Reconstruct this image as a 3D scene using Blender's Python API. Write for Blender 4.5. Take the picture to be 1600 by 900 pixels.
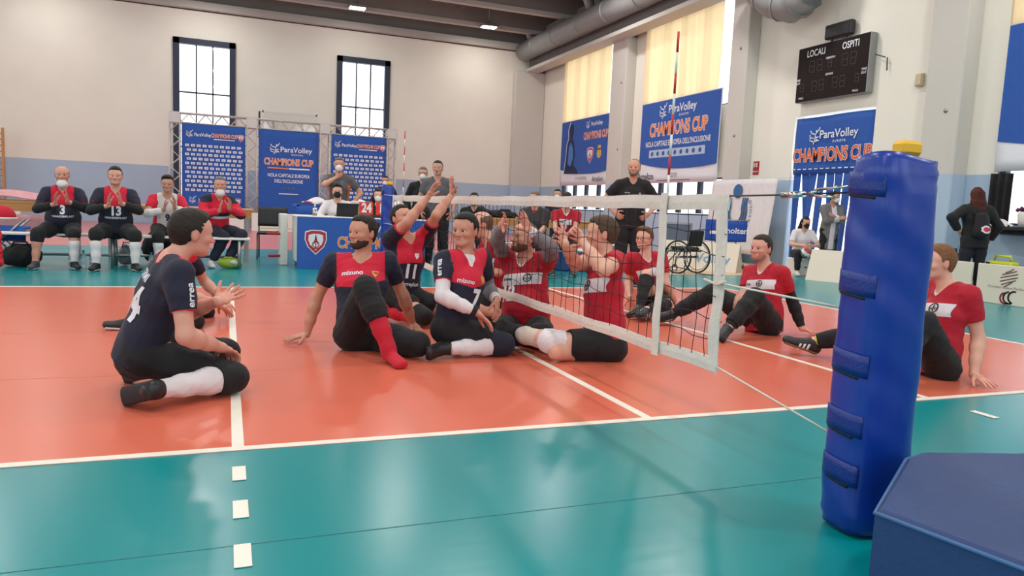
import bpy, bmesh, math, random
import numpy as np
from mathutils import Vector, Matrix
from mathutils.bvhtree import BVHTree
random.seed(7); np.random.seed(7)
for o in list(bpy.data.objects): bpy.data.objects.remove(o)
SC = bpy.context.scene
COL = SC.collection

# ------------------------------------------------------------------ camera, world, exposure
CAM_P = np.array([-2.0712, -3.2005, 1.0685]); YAW, PITCH, ROLL, FPX = 0.3733, -0.1082, 0.0446, 1145.82
CF = np.array([math.sin(YAW)*math.cos(PITCH), math.cos(YAW)*math.cos(PITCH), math.sin(PITCH)])
_r = np.cross(CF, [0, 0, 1]); _r /= np.linalg.norm(_r); _u = np.cross(_r, CF)
CR = _r*math.cos(ROLL) + _u*math.sin(ROLL); CU = -_r*math.sin(ROLL) + _u*math.cos(ROLL)
cd = bpy.data.cameras.new('camera'); cam = bpy.data.objects.new('camera', cd); COL.objects.link(cam)
cam.matrix_world = Matrix(((CR[0], CU[0], -CF[0], CAM_P[0]), (CR[1], CU[1], -CF[1], CAM_P[1]), (CR[2], CU[2], -CF[2], CAM_P[2]), (0, 0, 0, 1)))
cd.sensor_width = 36; cd.lens = 36*FPX/1600; cd.clip_start = 0.05; cd.clip_end = 200
SC.camera = cam
w = bpy.data.worlds.new('sky'); SC.world = w; w.use_nodes = True
w.node_tree.nodes['Background'].inputs[0].default_value = (0.93, 0.96, 1.0, 1)
w.node_tree.nodes['Background'].inputs[1].default_value = 1.5
SC.view_settings.view_transform = 'Standard'; SC.view_settings.look = 'None'
SC.view_settings.gamma = 1; SC.view_settings.use_curve_mapping = False
SC.view_settings.exposure = 0.74
LAMP_W = 62.0

# ------------------------------------------------------------------ materials
def sl(c):   # sRGB 0-255 -> linear
    return tuple(((v/255)/12.92 if v/255 < .04045 else ((v/255+.055)/1.055)**2.4) for v in c)
MATS = {}
def mat(name, col=(.5, .5, .5), rough=.6, metal=0, bump=0, bscale=80, var=0, vscale=6, emit=None, coat=0, spec=.5, trans=0, sheen=0, tex='noise'):
    if name in MATS: return MATS[name]
    m = bpy.data.materials.new(name); m.use_nodes = True; nt = m.node_tree; b = nt.nodes['Principled BSDF']
    b.inputs['Base Color'].default_value = (*col, 1); b.inputs['Roughness'].default_value = rough; b.inputs['Metallic'].default_value = metal
    b.inputs['Specular IOR Level'].default_value = spec
    if coat: b.inputs['Coat Weight'].default_value = coat; b.inputs['Coat Roughness'].default_value = .15
    if trans: b.inputs['Transmission Weight'].default_value = trans
    if sheen: b.inputs['Sheen Weight'].default_value = sheen
    if emit: b.inputs['Emission Color'].default_value = (*emit[:3], 1); b.inputs['Emission Strength'].default_value = emit[3]
    tc = nt.nodes.new('ShaderNodeTexCoord')
    if var:
        n = nt.nodes.new('ShaderNodeTexNoise'); n.inputs['Scale'].default_value = vscale; n.inputs['Detail'].default_value = 5
        nt.links.new(tc.outputs['Object'], n.inputs['Vector'])
        r = nt.nodes.new('ShaderNodeMapRange'); r.inputs[3].default_value = 1-var; r.inputs[4].default_value = 1+var
        nt.links.new(n.outputs['Fac'], r.inputs[0])
        mx = nt.nodes.new('ShaderNodeMix'); mx.data_type = 'RGBA'; mx.blend_type = 'MULTIPLY'; mx.inputs[0].default_value = 1
        mx.inputs[6].default_value = (*col, 1); nt.links.new(r.outputs[0], mx.inputs[7]); nt.links.new(mx.outputs[2], b.inputs['Base Color'])
    if bump:
        n = nt.nodes.new('ShaderNodeTexWave' if tex == 'wave' else 'ShaderNodeTexNoise'); n.inputs['Scale'].default_value = bscale
        nt.links.new(tc.outputs['Object'], n.inputs['Vector'])
        bp = nt.nodes.new('ShaderNodeBump'); bp.inputs['Strength'].default_value = bump; bp.inputs['Distance'].default_value = .02
        nt.links.new(n.outputs['Fac'], bp.inputs['Height']); nt.links.new(bp.outputs[0], b.inputs['Normal'])
    MATS[name] = m; return m

def cloth(name, rgb, rough=.85): return mat(name, sl(rgb), rough, bump=.12, bscale=60, var=.12, vscale=9, sheen=.05)

class NX:   # tiny node-expression helper
    def __init__(s, nt): s.nt = nt
    def m(s, op, a, b=None, c=None):
        n = s.nt.nodes.new('ShaderNodeMath'); n.operation = op
        for i, v in enumerate((a, b, c)):
            if v is None: continue
            if isinstance(v, (int, float)): n.inputs[i].default_value = v
            else: s.nt.links.new(v, n.inputs[i])
        return n.outputs[0]
    def gt(s, a, b): return s.m('GREATER_THAN', a, b)
    def lt(s, a, b): return s.m('LESS_THAN', a, b)
    def mul(s, *a):
        r = a[0]
        for v in a[1:]: r = s.m('MULTIPLY', r, v)
        return r
    def attr(s, name, sep=False):
        n = s.nt.nodes.new('ShaderNodeAttribute'); n.attribute_name = name
        if sep:
            q = s.nt.nodes.new('ShaderNodeSeparateXYZ'); s.nt.links.new(n.outputs['Vector'], q.inputs[0]); return q.outputs
        return n.outputs['Fac']
    def mix(s, fac, a, b):
        n = s.nt.nodes.new('ShaderNodeMix'); n.data_type = 'RGBA'; s.nt.links.new(fac, n.inputs[0])
        for i, v in ((6, a), (7, b)):
            if isinstance(v, tuple): n.inputs[i].default_value = (*v[:3], 1)
            else: s.nt.links.new(v, n.inputs[i])
        return n.outputs[2]

def jersey(kind):
    """procedural kit cloth, patterned in the wearer's own torso coordinates (stored as mesh attributes)"""
    if 'kit_'+kind in MATS: return MATS['kit_'+kind]
    m = cloth('kit_'+kind, (120, 120, 120), .8); nt = m.node_tree; x = NX(nt); b = nt.nodes['Principled BSDF']
    X, Y, Z = x.attr('tl', True); S = x.attr('sleeve'); N = x.attr('neck'); AX = x.m('ABSOLUTE', X)
    navy, red, team, white = sl((22, 25, 48)), sl((205, 22, 55)), sl((176, 10, 38)), sl((214, 208, 212))
    front = x.gt(Y, 0.0); body = x.lt(S, .06)
    if kind in ('navy', 'bench'):
        wave = x.m('ADD', x.mul(X, -.12), x.mul(AX, .25 if kind == 'navy' else -.1))
        low = x.m('ADD', wave, .275 if kind == 'navy' else .30)
        wid = .165 if kind == 'navy' else .13
        pan = x.mul(front, x.gt(Z, low), x.lt(AX, wid), body)
        c = x.mix(pan, navy, red)
        trim = x.m('MAXIMUM', x.gt(S, .60), x.lt(N, .010)); c = x.mix(trim, c, red)
    elif kind == 'red':
        pan = x.mul(front, x.gt(Z, .295), x.lt(Z, .385), x.lt(AX, .165), body)
        c = x.mix(pan, team, white); c = x.mix(x.lt(N, .013), c, white)
    elif kind == 'whitered':
        c = x.mix(x.gt(x.m('ADD', S, x.mul(x.gt(AX, .135), 1.0)), .05), sl((205, 198, 196)), red)
    elif kind == 'tracksuit':
        band = x.mul(x.gt(Z, .20), x.lt(Z, .235)); b2 = x.mul(x.gt(Z, .235), x.lt(Z, .29))
        c = x.mix(band, red, white); c = x.mix(b2, c, navy)
        c = x.mix(x.mul(x.gt(Z, .44), x.gt(AX, .11)), c, navy)
    elif kind == 'polo':
        c = x.mix(x.mul(x.gt(AX, .15), x.lt(Z, .36), x.lt(S, .06)), sl((92, 88, 90)), sl((205, 110, 60)))
        c = x.mix(x.lt(N, .012), c, sl((70, 66, 68)))
    elif kind == 'coat':
        c = x.mix(x.mul(front, x.lt(AX, .055)), sl((112, 110, 112)), white)
    old = b.inputs['Base Color'].links[0].from_node
    nt.links.new(c, old.inputs[6])
    return m

SKIN = {}
def skin(tone):
    k = 'skin_%d_%d_%d' % tone
    if k in MATS: return MATS[k]
    m = mat(k, sl(tone), .52, bump=.06, bscale=220, var=.08, vscale=14); nt = m.node_tree; b = nt.nodes['Principled BSDF']
    b.inputs['Subsurface Weight'].default_value = .06; b.inputs['Subsurface Radius'].default_value = (.02, .008, .004)
    x = NX(nt); a = x.attr('flush'); l = x.attr('lip')
    old = b.inputs['Base Color'].links[0].from_node
    c = x.mix(x.m('MULTIPLY', a, .45), sl(tone), sl((int(tone[0]*.95), int(tone[1]*.62), int(tone[2]*.6))))
    c = x.mix(x.m('MULTIPLY', l, .55), c, sl((int(tone[0]*.88), int(tone[1]*.62), int(tone[2]*.62))))
    nt.links.new(c, old.inputs[6]); return m

M_BLACK = cloth('black_cloth', (22, 21, 24)); M_NAVYC = cloth('navy_cloth', (24, 27, 46)); M_WHITEC = cloth('white_cloth', (222, 216, 218))
M_REDC = cloth('red_cloth', (190, 20, 45)); M_GREYC = cloth('grey_cloth', (128, 124, 128)); M_CREAM = cloth('cream_liner', (205, 192, 178))
M_SHOE = mat('shoe_black', sl((26, 25, 28)), .45, bump=.05); M_SOLEB = mat('sole_gum', sl((120, 82, 50)), .6); M_SOLEW = mat('sole_white', sl((205, 205, 205)), .6)
M_SOLEK = mat('sole_black', sl((32, 31, 33)), .7); M_SHOEW = mat('shoe_white', sl((215, 213, 212)), .55)
M_WHITE = mat('white_paint', sl((225, 222, 216)), .55); M_METAL = mat('brushed_metal', sl((165, 162, 160)), .35, .85); M_DARKM = mat('dark_metal', sl((45, 46, 50)), .45, .5)
M_TRUSS = mat('truss_aluminium', sl((196, 193, 190)), .45, .25); M_CHROME = mat('chrome', sl((200, 200, 200)), .18, 1); M_PLB = mat('black_plastic', sl((28, 28, 31)), .5); M_WOOD = mat('varnished_wood', sl((196, 138, 78)), .45, var=.25, vscale=3, bump=.05)
M_BLUEPAD = mat('blue_vinyl', sl((6, 52, 150)), .34, bump=.18, bscale=7, var=.1, vscale=4, coat=.15); M_BLUECLOTH = cloth('blue_banner_cloth', (38, 84, 165))
M_MASK = mat('mask_white', sl((228, 224, 222)), .8); M_EYEW = mat('eye_white', sl((215, 208, 202)), .25); M_EYED = mat('eye_dark', sl((38, 26, 20)), .15)
M_ORANGE = mat('print_orange', sl((232, 128, 62)), .7); M_PWHITE = mat('print_white', sl((226, 228, 234)), .7); M_PRED = mat('print_red', sl((190, 40, 60)), .7); M_PBLUE = mat('print_blue', sl((40, 90, 150)), .7); M_PBLACK = mat('print_black', sl((30, 30, 34)), .7)
M_YELLOW = mat('yellow_plastic', sl((235, 180, 20)), .4); M_GLASS = mat('window_glass', (1, 1, 1), .02, trans=1); M_CORD = mat('net_cord', sl((22, 20, 22)), .8)
M_CLEAR = mat('clear_plastic', (.9, .95, 1), .08, trans=.92); M_BACKB = mat('acrylic_sheet', (.95, .97, 1), .05, trans=.85)
M_GREEN = mat('print_green', sl((40, 140, 90)), .7); M_GOLD = mat('print_gold', sl((205, 165, 70)), .6)

# ------------------------------------------------------------------ object helpers
def mesh_np(name, v, polys, mats, quad=True, smooth=True):
    me = bpy.data.meshes.new(name); v = np.asarray(v, np.float32); q = np.asarray(polys, np.int32)
    me.vertices.add(len(v)); me.vertices.foreach_set('co', v.ravel())
    me.loops.add(q.size); me.loops.foreach_set('vertex_index', q.ravel())
    me.polygons.add(len(q)); me.polygons.foreach_set('loop_start', np.arange(0, q.size, q.shape[1], dtype=np.int32))
    if smooth: me.polygons.foreach_set('use_smooth', np.ones(len(q), bool))
    for m in (mats if isinstance(mats, (list, tuple)) else [mats]): me.materials.append(m)
    me.update(calc_edges=True); return me
def link(name, me, parent=None, loc=None):
    o = bpy.data.objects.new(name, me); COL.objects.link(o)
    if loc is not None: o.location = loc
    if parent is not None: o.parent = parent
    return o
def tag(o, label=None, cat=None, group=None, kind=None):
    if label: o['label'] = label
    if cat: o['category'] = cat
    if group: o['group'] = group
    if kind: o['kind'] = kind
    return o
def empty(name, loc, label, cat, group=None, rz=0):
    o = link(name, None, None, loc); o.rotation_euler.z = rz; o.empty_display_size = .1
    return tag(o, label, cat, group)
def copy_tree(o, parent=None):
    c = o.copy(); COL.objects.link(c); c.parent = parent
    for ch in list(o.children): copy_tree(ch, c)
    return c

class MB:   # mesh builder: boxes, tubes, prisms, sheets -> ONE mesh object
    def __init__(s): s.v = []; s.f = []; s.mi = []; s.i = 0; s.sm = []
    def add(s, v, f, smooth=False):
        n = len(s.v); s.v += [tuple(p) for p in v]; s.f += [tuple(n+i for i in q) for q in f]; s.mi += [s.i]*len(f); s.sm += [smooth]*len(f); return s
    def box(s, c, d, rot=None, bev=0):
        x, y, z = d[0]/2, d[1]/2, d[2]/2
        if bev:
            b = min(bev, x*.9, y*.9, z*.9); P = []
            for sz, (bx, by) in ((-z, (x-b, y-b)), (-z+b, (x, y)), (z-b, (x, y)), (z, (x-b, y-b))):
                e = b if (bx, by) == (x, y) else 0
                P += [(-bx+e, -by, sz), (bx-e, -by, sz), (bx, -by+e, sz), (bx, by-e, sz), (bx-e, by, sz), (-bx+e, by, sz), (-bx, by-e, sz), (-bx, -by+e, sz)]
            F = [tuple(range(7, -1, -1)), tuple(range(24, 32))]
            for r in range(3):
                for k in range(8): F.append((r*8+k, r*8+(k+1) % 8, r*8+8+(k+1) % 8, r*8+8+k))
        else:
            P = [(-x, -y, -z), (x, -y, -z), (x, y, -z), (-x, y, -z), (-x, -y, z), (x, -y, z), (x, y, z), (-x, y, z)]
            F = [(3, 2, 1, 0), (4, 5, 6, 7), (0, 1, 5, 4), (1, 2, 6, 5), (2, 3, 7, 6), (3, 0, 4, 7)]
        if rot is not None: P = [rot @ Vector(p) for p in P]
        return s.add([(p[0]+c[0], p[1]+c[1], p[2]+c[2]) for p in P], F)
    def tube(s, a, b, r, n=8, r2=None, cap=True):
        a = Vector(a); b = Vector(b); d = (b-a).normalized(); r2 = r if r2 is None else r2
        t = Vector((0, 0, 1)) if abs(d.z) < .9 else Vector((1, 0, 0)); u = d.cross(t).normalized(); w_ = d.cross(u)
        V = []
        for p, q in ((a, r), (b, r2)):
            for k in range(n):
                an = 2*math.pi*k/n; V.append(p+u*math.cos(an)*q+w_*math.sin(an)*q)
        F = [(k, k+n, (k+1) % n+n, (k+1) % n) for k in range(n)]
        s.add(V, F, n > 5)
        if cap: m = len(s.v)-2*n; s.f += [tuple(m+k for k in range(n)), tuple(m+n+k for k in reversed(range(n)))]; s.mi += [s.i]*2; s.sm += [False]*2
        return s
    def path(s, pts, r, n=8, closed=False):
        pts = [Vector(p) for p in pts]; V = []; m = len(pts)
        for i, p in enumerate(pts):
            a = pts[(i-1) % m] if (closed or i) else p; b = pts[(i+1) % m] if (closed or i < m-1) else p
            d = (b-a).normalized(); t = Vector((0, 0, 1)) if abs(d.z) < .95 else Vector((1, 0, 0)); u = d.cross(t).normalized(); w_ = d.cross(u)
            rr = r[i] if isinstance(r, (list, tuple)) else r
            for k in range(n):
                an = 2*math.pi*k/n; V.append(p+u*math.cos(an)*rr+w_*math.sin(an)*rr)
        F = []
        for i in range(m if closed else m-1):
            j = (i+1) % m
            for k in range(n): F.append((i*n+k, j*n+k, j*n+(k+1) % n, i*n+(k+1) % n))
        s.add(V, F, True)
        if not closed:
            o = len(s.v)-m*n; s.f += [tuple(o+k for k in range(n)), tuple(o+(m-1)*n+k for k in reversed(range(n)))]; s.mi += [s.i]*2; s.sm += [False]*2
        return s
    def lathe(s, c, prof, n=16, axis='z'):
        V = []
        for (r, h) in prof:
            for k in range(n):
                a = 2*math.pi*k/n; x, y = r*math.cos(a), r*math.sin(a)
                p = (x, y, h) if axis == 'z' else ((h, x, y) if axis == 'x' else (y, h, x)); V.append((c[0]+p[0], c[1]+p[1], c[2]+p[2]))
        F = []
        for i in range(len(prof)-1):
            for k in range(n): F.append((i*n+k, i*n+(k+1) % n, (i+1)*n+(k+1) % n, (i+1)*n+k))
        F += [tuple(reversed(range(n))), tuple((len(prof)-1)*n+k for k in range(n))]
        return s.add(V, F, True)
    def prism(s, poly, z0, z1):
        n = len(poly); V = [(*p, z0) for p in poly]+[(*p, z1) for p in poly]
        return s.add(V, [tuple(reversed(range(n))), tuple(range(n, 2*n))]+[(k, (k+1) % n, (k+1) % n+n, k+n) for k in range(n)])
    def sheet(s, fn, nu, nv, th=.004):   # fn(a,b)->(point); both sides with thickness along estimated normal
        P = [[Vector(fn(i/nu, j/nv)) for j in range(nv+1)] for i in range(nu+1)]; V = []; V2 = []
        for i in range(nu+1):
            for j in range(nv+1):
                a = P[min(i+1, nu)][j]-P[max(i-1, 0)][j]; b = P[i][min(j+1, nv)]-P[i][max(j-1, 0)]
                nrm = a.cross(b).normalized()*th; V.append(P[i][j]); V2.append(P[i][j]-nrm)
        k = (nu+1)*(nv+1); id_ = lambda i, j: i*(nv+1)+j; F = []
        for i in range(nu):
            for j in range(nv):
                q = (id_(i, j), id_(i+1, j), id_(i+1, j+1), id_(i, j+1)); F.append(q); F.append(tuple(k+x for x in reversed(q)))
        for i in range(nu):
            for j in (0, nv):
                q = (id_(i, j), id_(i+1, j), k+id_(i+1, j), k+id_(i, j)); F.append(q if j else q[::-1])
        for j in range(nv):
            for i in (0, nu):
                q = (id_(i, j), id_(i, j+1), k+id_(i, j+1), k+id_(i, j)); F.append(q[::-1] if i else q)
        return s.add(V+V2, F, True)
    def build(s, name, mats, parent=None, origin=None, world=False, loc=None):
        """world=True: vertices are given in world space; they are shifted into the parent's (unrotated) or the origin's frame"""
        off = Vector((0, 0, 0))
        if origin is not None: off = Vector(origin)
        elif world and parent is not None:
            q = parent
            while q is not None: off += Vector(q.location); q = q.parent
        me = bpy.data.meshes.new(name); me.from_pydata([tuple(Vector(p)-off) for p in s.v], [], s.f)
        for m in (mats if isinstance(mats, (list, tuple)) else [mats]): me.materials.append(m)
        me.polygons.foreach_set('material_index', s.mi); me.polygons.foreach_set('use_smooth', s.sm)
        me.update(); o = link(name, me, parent)
        if origin is not None: o.location = origin
        if loc is not None: o.location = loc
        return o

# lettering and flat print -------------------------------------------------
_TX = {}
def text2d(body, size, bold=0.0, wide=1.0, sub=0):
    key = (body, bold, sub)
    if key not in _TX:
        cu = bpy.data.curves.new('t', 'FONT'); cu.body = body; cu.size = 1; cu.offset = bold; cu.align_x = 'CENTER'; cu.align_y = 'CENTER'; cu.resolution_u = 3
        ob = bpy.data.objects.new('t', cu); COL.objects.link(ob)
        me = bpy.data.meshes.new_from_object(ob.evaluated_get(bpy.context.evaluated_depsgraph_get()))
        bpy.data.objects.remove(ob)
        bm = bmesh.new(); bm.from_mesh(me); bmesh.ops.triangulate(bm, faces=bm.faces)
        for _ in range(sub):
            bmesh.ops.subdivide_edges(bm, edges=[e for e in bm.edges if e.calc_length() > .18], cuts=1)
            bmesh.ops.triangulate(bm, faces=bm.faces)
        bm.verts.index_update()
        _TX[key] = (np.array([v.co[:2] for v in bm.verts]).reshape(-1, 2), [tuple(v.index for v in f.verts) for f in bm.faces]); bm.free(); bpy.data.meshes.remove(me)
    v, f = _TX[key]
    return v*np.array([size*wide, size]), f
class Frame:   # a flat printed surface: origin, x axis, y axis
    def __init__(s, o, x, y): s.o = Vector(o); s.x = Vector(x).normalized(); s.y = Vector(y).normalized(); s.n = s.x.cross(s.y)
    def P(s, x, y, d=0): return s.o+s.x*x+s.y*y+s.n*d
    def text(s, parent, name, body, x, y, size, m, bold=.02, wide=1.0, d=.006):
        v, f = text2d(body, size, bold, wide); b = MB(); b.add([s.P(x+p[0], y+p[1], d) for p in v], f)
        return b.build(name, m, parent, world=True)
    def polys(s, parent, name, polys, m, d=.005):
        b = MB()
        for p in polys: b.add([s.P(q[0], q[1], d) for q in p], [tuple(range(len(p)))])
        return b.build(name, m, parent, world=True)
    def stroke(s, parent, name, lines, r, m, d=.005):
        b = MB()
        for L in lines:
            for (x0, y0), (x1, y1) in zip(L[:-1], L[1:]):
                l = math.hypot(x1-x0, y1-y0) or 1; nx, ny = -(y1-y0)/l*r, (x1-x0)/l*r; ex, ey = (x1-x0)/l*r*.5, (y1-y0)/l*r*.5
                b.add([s.P(x0-ex+nx, y0-ey+ny, d), s.P(x0-ex-nx, y0-ey-ny, d), s.P(x1+ex-nx, y1+ey-ny, d), s.P(x1+ex+nx, y1+ey+ny, d)], [(0, 1, 2, 3)])
        return b.build(name, m, parent, world=True)
def rect(x0, y0, x1, y1): return [(x0, y0), (x1, y0), (x1, y1), (x0, y1)]
def disc(x, y, r, n=20, ry=None): return [(x+r*math.cos(2*math.pi*k/n), y+(ry or r)*math.sin(2*math.pi*k/n)) for k in range(n)]
def arcl(x, y, r, a0, a1, n=12, ry=None): return [(x+r*math.cos(math.radians(a0+(a1-a0)*k/n)), y+(ry or r)*math.sin(math.radians(a0+(a1-a0)*k/n))) for k in range(n+1)]
def figure(fr, parent, x, y, s, m):   # the small jumping-player emblem
    L = [[(-.1, -.5), (.0, -.15), (.05, .15)], [(.05, .15), (.32, .42)], [(.05, .12), (-.3, .2), (-.42, .38)], [(0, -.15), (.35, -.3)], [(-.45, -.05), (-.1, -.12), (.3, -.05)], [(-.45, .1), (-.4, -.25), (-.1, -.35), (.2, -.3)]]
    fr.stroke(parent, 'player_emblem', [[(x+a*s, y+b*s) for a, b in l] for l in L]+[], s*.035, m)
    fr.polys(parent, 'ball_emblem', [disc(x+.1*s, y+.34*s, .06*s, 10), disc(x+.36*s, y+.5*s, .05*s, 10)], m)
def shield(fr, parent, x, y, s, white=M_PWHITE, red=M_PRED):
    sh = lambda k: [(x+a*k*s, y+b*k*s) for a, b in [(-.44, .42), (-.2, .5), (.2, .5), (.44, .42), (.46, .1), (.34, -.22), (0, -.55), (-.34, -.22), (-.46, .1)]]
    fr.polys(parent, 'shield_rim', [sh(1.08)], white, .004); fr.polys(parent, 'shield_field', [sh(.98)], red, .006); fr.polys(parent, 'shield_centre', [sh(.72)], white, .008)
    fr.stroke(parent, 'shield_tower', [[(x, y+.3*s), (x, y-.28*s)], [(x-.08*s, y-.1*s), (x, y+.25*s), (x+.08*s, y-.1*s)], arcl(x, y-.12*s, .14*s, 0, 360, 14), arcl(x, y-.1*s, .22*s, 200, 340, 8)], .02*s, red, .010)

# ------------------------------------------------------------------ figures: smooth-blended volumes -> one continuous surface
def nrm(v): v = np.asarray(v, float); return v/(np.linalg.norm(v)+1e-9)
class Vol:
    def __init__(s, prims, h, pad=.03):
        lo = np.min([p.lo for p in prims], 0)-pad; hi = np.max([p.hi for p in prims], 0)+pad
        s.o = lo; s.h = h; s.n = np.maximum(np.ceil((hi-lo)/h).astype(int)+1, 4)
        s.f = np.full(s.n, .08, np.float32)
        s.ax = [np.float32(lo[i]+h*np.arange(s.n[i])) for i in range(3)]
    def sub(s, lo, hi):
        a = np.clip(np.floor((lo-s.o)/s.h).astype(int), 0, s.n-1); b = np.clip(np.ceil((hi-s.o)/s.h).astype(int)+1, 1, s.n)
        sl_ = tuple(slice(a[i], max(b[i], a[i]+1)) for i in range(3))
        return sl_, s.ax[0][sl_[0]][:, None, None], s.ax[1][sl_[1]][None, :, None], s.ax[2][sl_[2]][None, None, :]
    def union(s, p, k=.02):
        sl_, X, Y, Z = s.sub(p.lo-k-.02, p.hi+k+.02); d = p.d(X, Y, Z); a = s.f[sl_]
        hh = np.maximum(k-np.abs(a-d), 0)/k; s.f[sl_] = np.minimum(a, d)-hh*hh*k*.25
    def carve(s, p, k=.01):
        sl_, X, Y, Z = s.sub(p.lo-k-.02, p.hi+k+.02); d = -p.d(X, Y, Z); a = s.f[sl_]
        hh = np.maximum(k-np.abs(a-d), 0)/k; s.f[sl_] = np.maximum(a, d)+hh*hh*k*.25
    def cut(s, c, n, rad):   # remove what lies on the +n side of the plane, only near c
        c = np.asarray(c, float); sl_, X, Y, Z = s.sub(c-rad, c+rad)
        d = (X-c[0])*n[0]+(Y-c[1])*n[1]+(Z-c[2])*n[2]; q = (X-c[0])**2+(Y-c[1])**2+(Z-c[2])**2
        s.f[sl_] = np.where(q < rad*rad, np.maximum(s.f[sl_], d), s.f[sl_])
    def mesh(s):
        f = s.f.copy(); f[0] = f[-1] = .05; f[:, 0] = f[:, -1] = .05; f[:, :, 0] = f[:, :, -1] = .05
        sg = f < 0; c = np.zeros(np.array(f.shape)-1, np.int8)
        for i in (0, 1):
            for j in (0, 1):
                for k in (0, 1): c += sg[i:f.shape[0]-1+i, j:f.shape[1]-1+j, k:f.shape[2]-1+k]
        act = (c > 0) & (c < 8); ids = np.argwhere(act); n = len(ids); idx = np.full(c.shape, -1, np.int32); idx[act] = np.arange(n)
        cv = {}
        for i in (0, 1):
            for j in (0, 1):
                for k in (0, 1): cv[(i, j, k)] = f[ids[:, 0]+i, ids[:, 1]+j, ids[:, 2]+k]
        acc = np.zeros((n, 3)); cnt = np.zeros(n)
        for a in cv:
            for ax in range(3):
                if a[ax]: continue
                b = list(a); b[ax] = 1; fa, fb = cv[a], cv[tuple(b)]; m = (fa < 0) != (fb < 0)
                t = np.where(m, fa/np.where(m, fa-fb, 1), 0); p = np.tile(np.array(a, float), (n, 1)); p[:, ax] = t
                acc += p*m[:, None]; cnt += m
        v = (ids+acc/cnt[:, None])*s.h+s.o; Q = []
        for ax in range(3):
            S0 = [slice(1, -1)]*3; S1 = [slice(1, -1)]*3; S0[ax] = slice(0, -1); S1[ax] = slice(1, None)
            A, B = sg[tuple(S0)], sg[tuple(S1)]; e = np.argwhere(A != B); flip = A[A != B]
            e = e+1; e[:, ax] -= 1; u_, w_ = [(1, 2), (2, 0), (0, 1)][ax]
            def cell(du, dw): q = e.copy(); q[:, u_] -= du; q[:, w_] -= dw; return idx[q[:, 0], q[:, 1], q[:, 2]]
            q = np.stack([cell(1, 1), cell(0, 1), cell(0, 0), cell(1, 0)], 1); q[~flip] = q[~flip][:, ::-1]; Q.append(q)
        return v, np.concatenate(Q)
class RC:   # tapered capsule
    def __init__(s, a, b, r1, r2=None):
        s.a = np.asarray(a, float); s.b = np.asarray(b, float); s.r1 = r1; s.r2 = r1 if r2 is None else r2; m = max(s.r1, s.r2)
        s.lo = np.minimum(s.a, s.b)-m; s.hi = np.maximum(s.a, s.b)+m
    def d(s, X, Y, Z):
        b = s.b-s.a; bb = b@b+1e-9; x, y, z = X-s.a[0], Y-s.a[1], Z-s.a[2]
        t = np.clip((x*b[0]+y*b[1]+z*b[2])/bb, 0, 1)
        return (np.sqrt((x-t*b[0])**2+(y-t*b[1])**2+(z-t*b[2])**2)-(s.r1+(s.r2-s.r1)*t)).astype(np.float32)
    def inf(s, e): return RC(s.a, s.b, s.r1+e, s.r2+e)
class EC:   # flattened tapered capsule: half width w along L, half depth d along the other side
    def __init__(s, a, b, L, w1, d1, w2, d2):
        s.a = np.asarray(a, float); s.b = np.asarray(b, float); ax = nrm(s.b-s.a); L = np.asarray(L, float); s.L = nrm(L-ax*(L@ax)); s.N = np.cross(ax, s.L); s.ax = ax
        s.q = (w1, d1, w2, d2); m = max(s.q); s.lo = np.minimum(s.a, s.b)-m; s.hi = np.maximum(s.a, s.b)+m
    def d(s, X, Y, Z):
        w1, d1, w2, d2 = s.q; l = np.linalg.norm(s.b-s.a)+1e-9; x, y, z = X-s.a[0], Y-s.a[1], Z-s.a[2]
        h = x*s.ax[0]+y*s.ax[1]+z*s.ax[2]; t = np.clip(h/l, 0, 1); hh = h-t*l
        lx = x*s.L[0]+y*s.L[1]+z*s.L[2]; nx = x*s.N[0]+y*s.N[1]+z*s.N[2]
        W = w1+(w2-w1)*t; D = d1+(d2-d1)*t; M = np.minimum(W, D)
        return ((np.sqrt((lx/W)**2+(nx/D)**2+(hh/M)**2)-1)*M).astype(np.float32)
    def inf(s, e): w1, d1, w2, d2 = s.q; return EC(s.a, s.b, s.L, w1+e, d1+e, w2+e, d2+e)
class EL:   # oriented ellipsoid
    def __init__(s, c, R, r): s.c = np.asarray(c, float); s.R = np.asarray(R, float); s.r = np.asarray(r, float); m = s.r.max(); s.lo = s.c-m; s.hi = s.c+m
    def d(s, X, Y, Z):
        x, y, z = X-s.c[0], Y-s.c[1], Z-s.c[2]; q = 0
        for i in range(3): q = q+((x*s.R[i][0]+y*s.R[i][1]+z*s.R[i][2])/s.r[i])**2
        return ((np.sqrt(q)-1)*s.r.min()).astype(np.float32)
    def inf(s, e): return EL(s.c, s.R, s.r+e)

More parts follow.
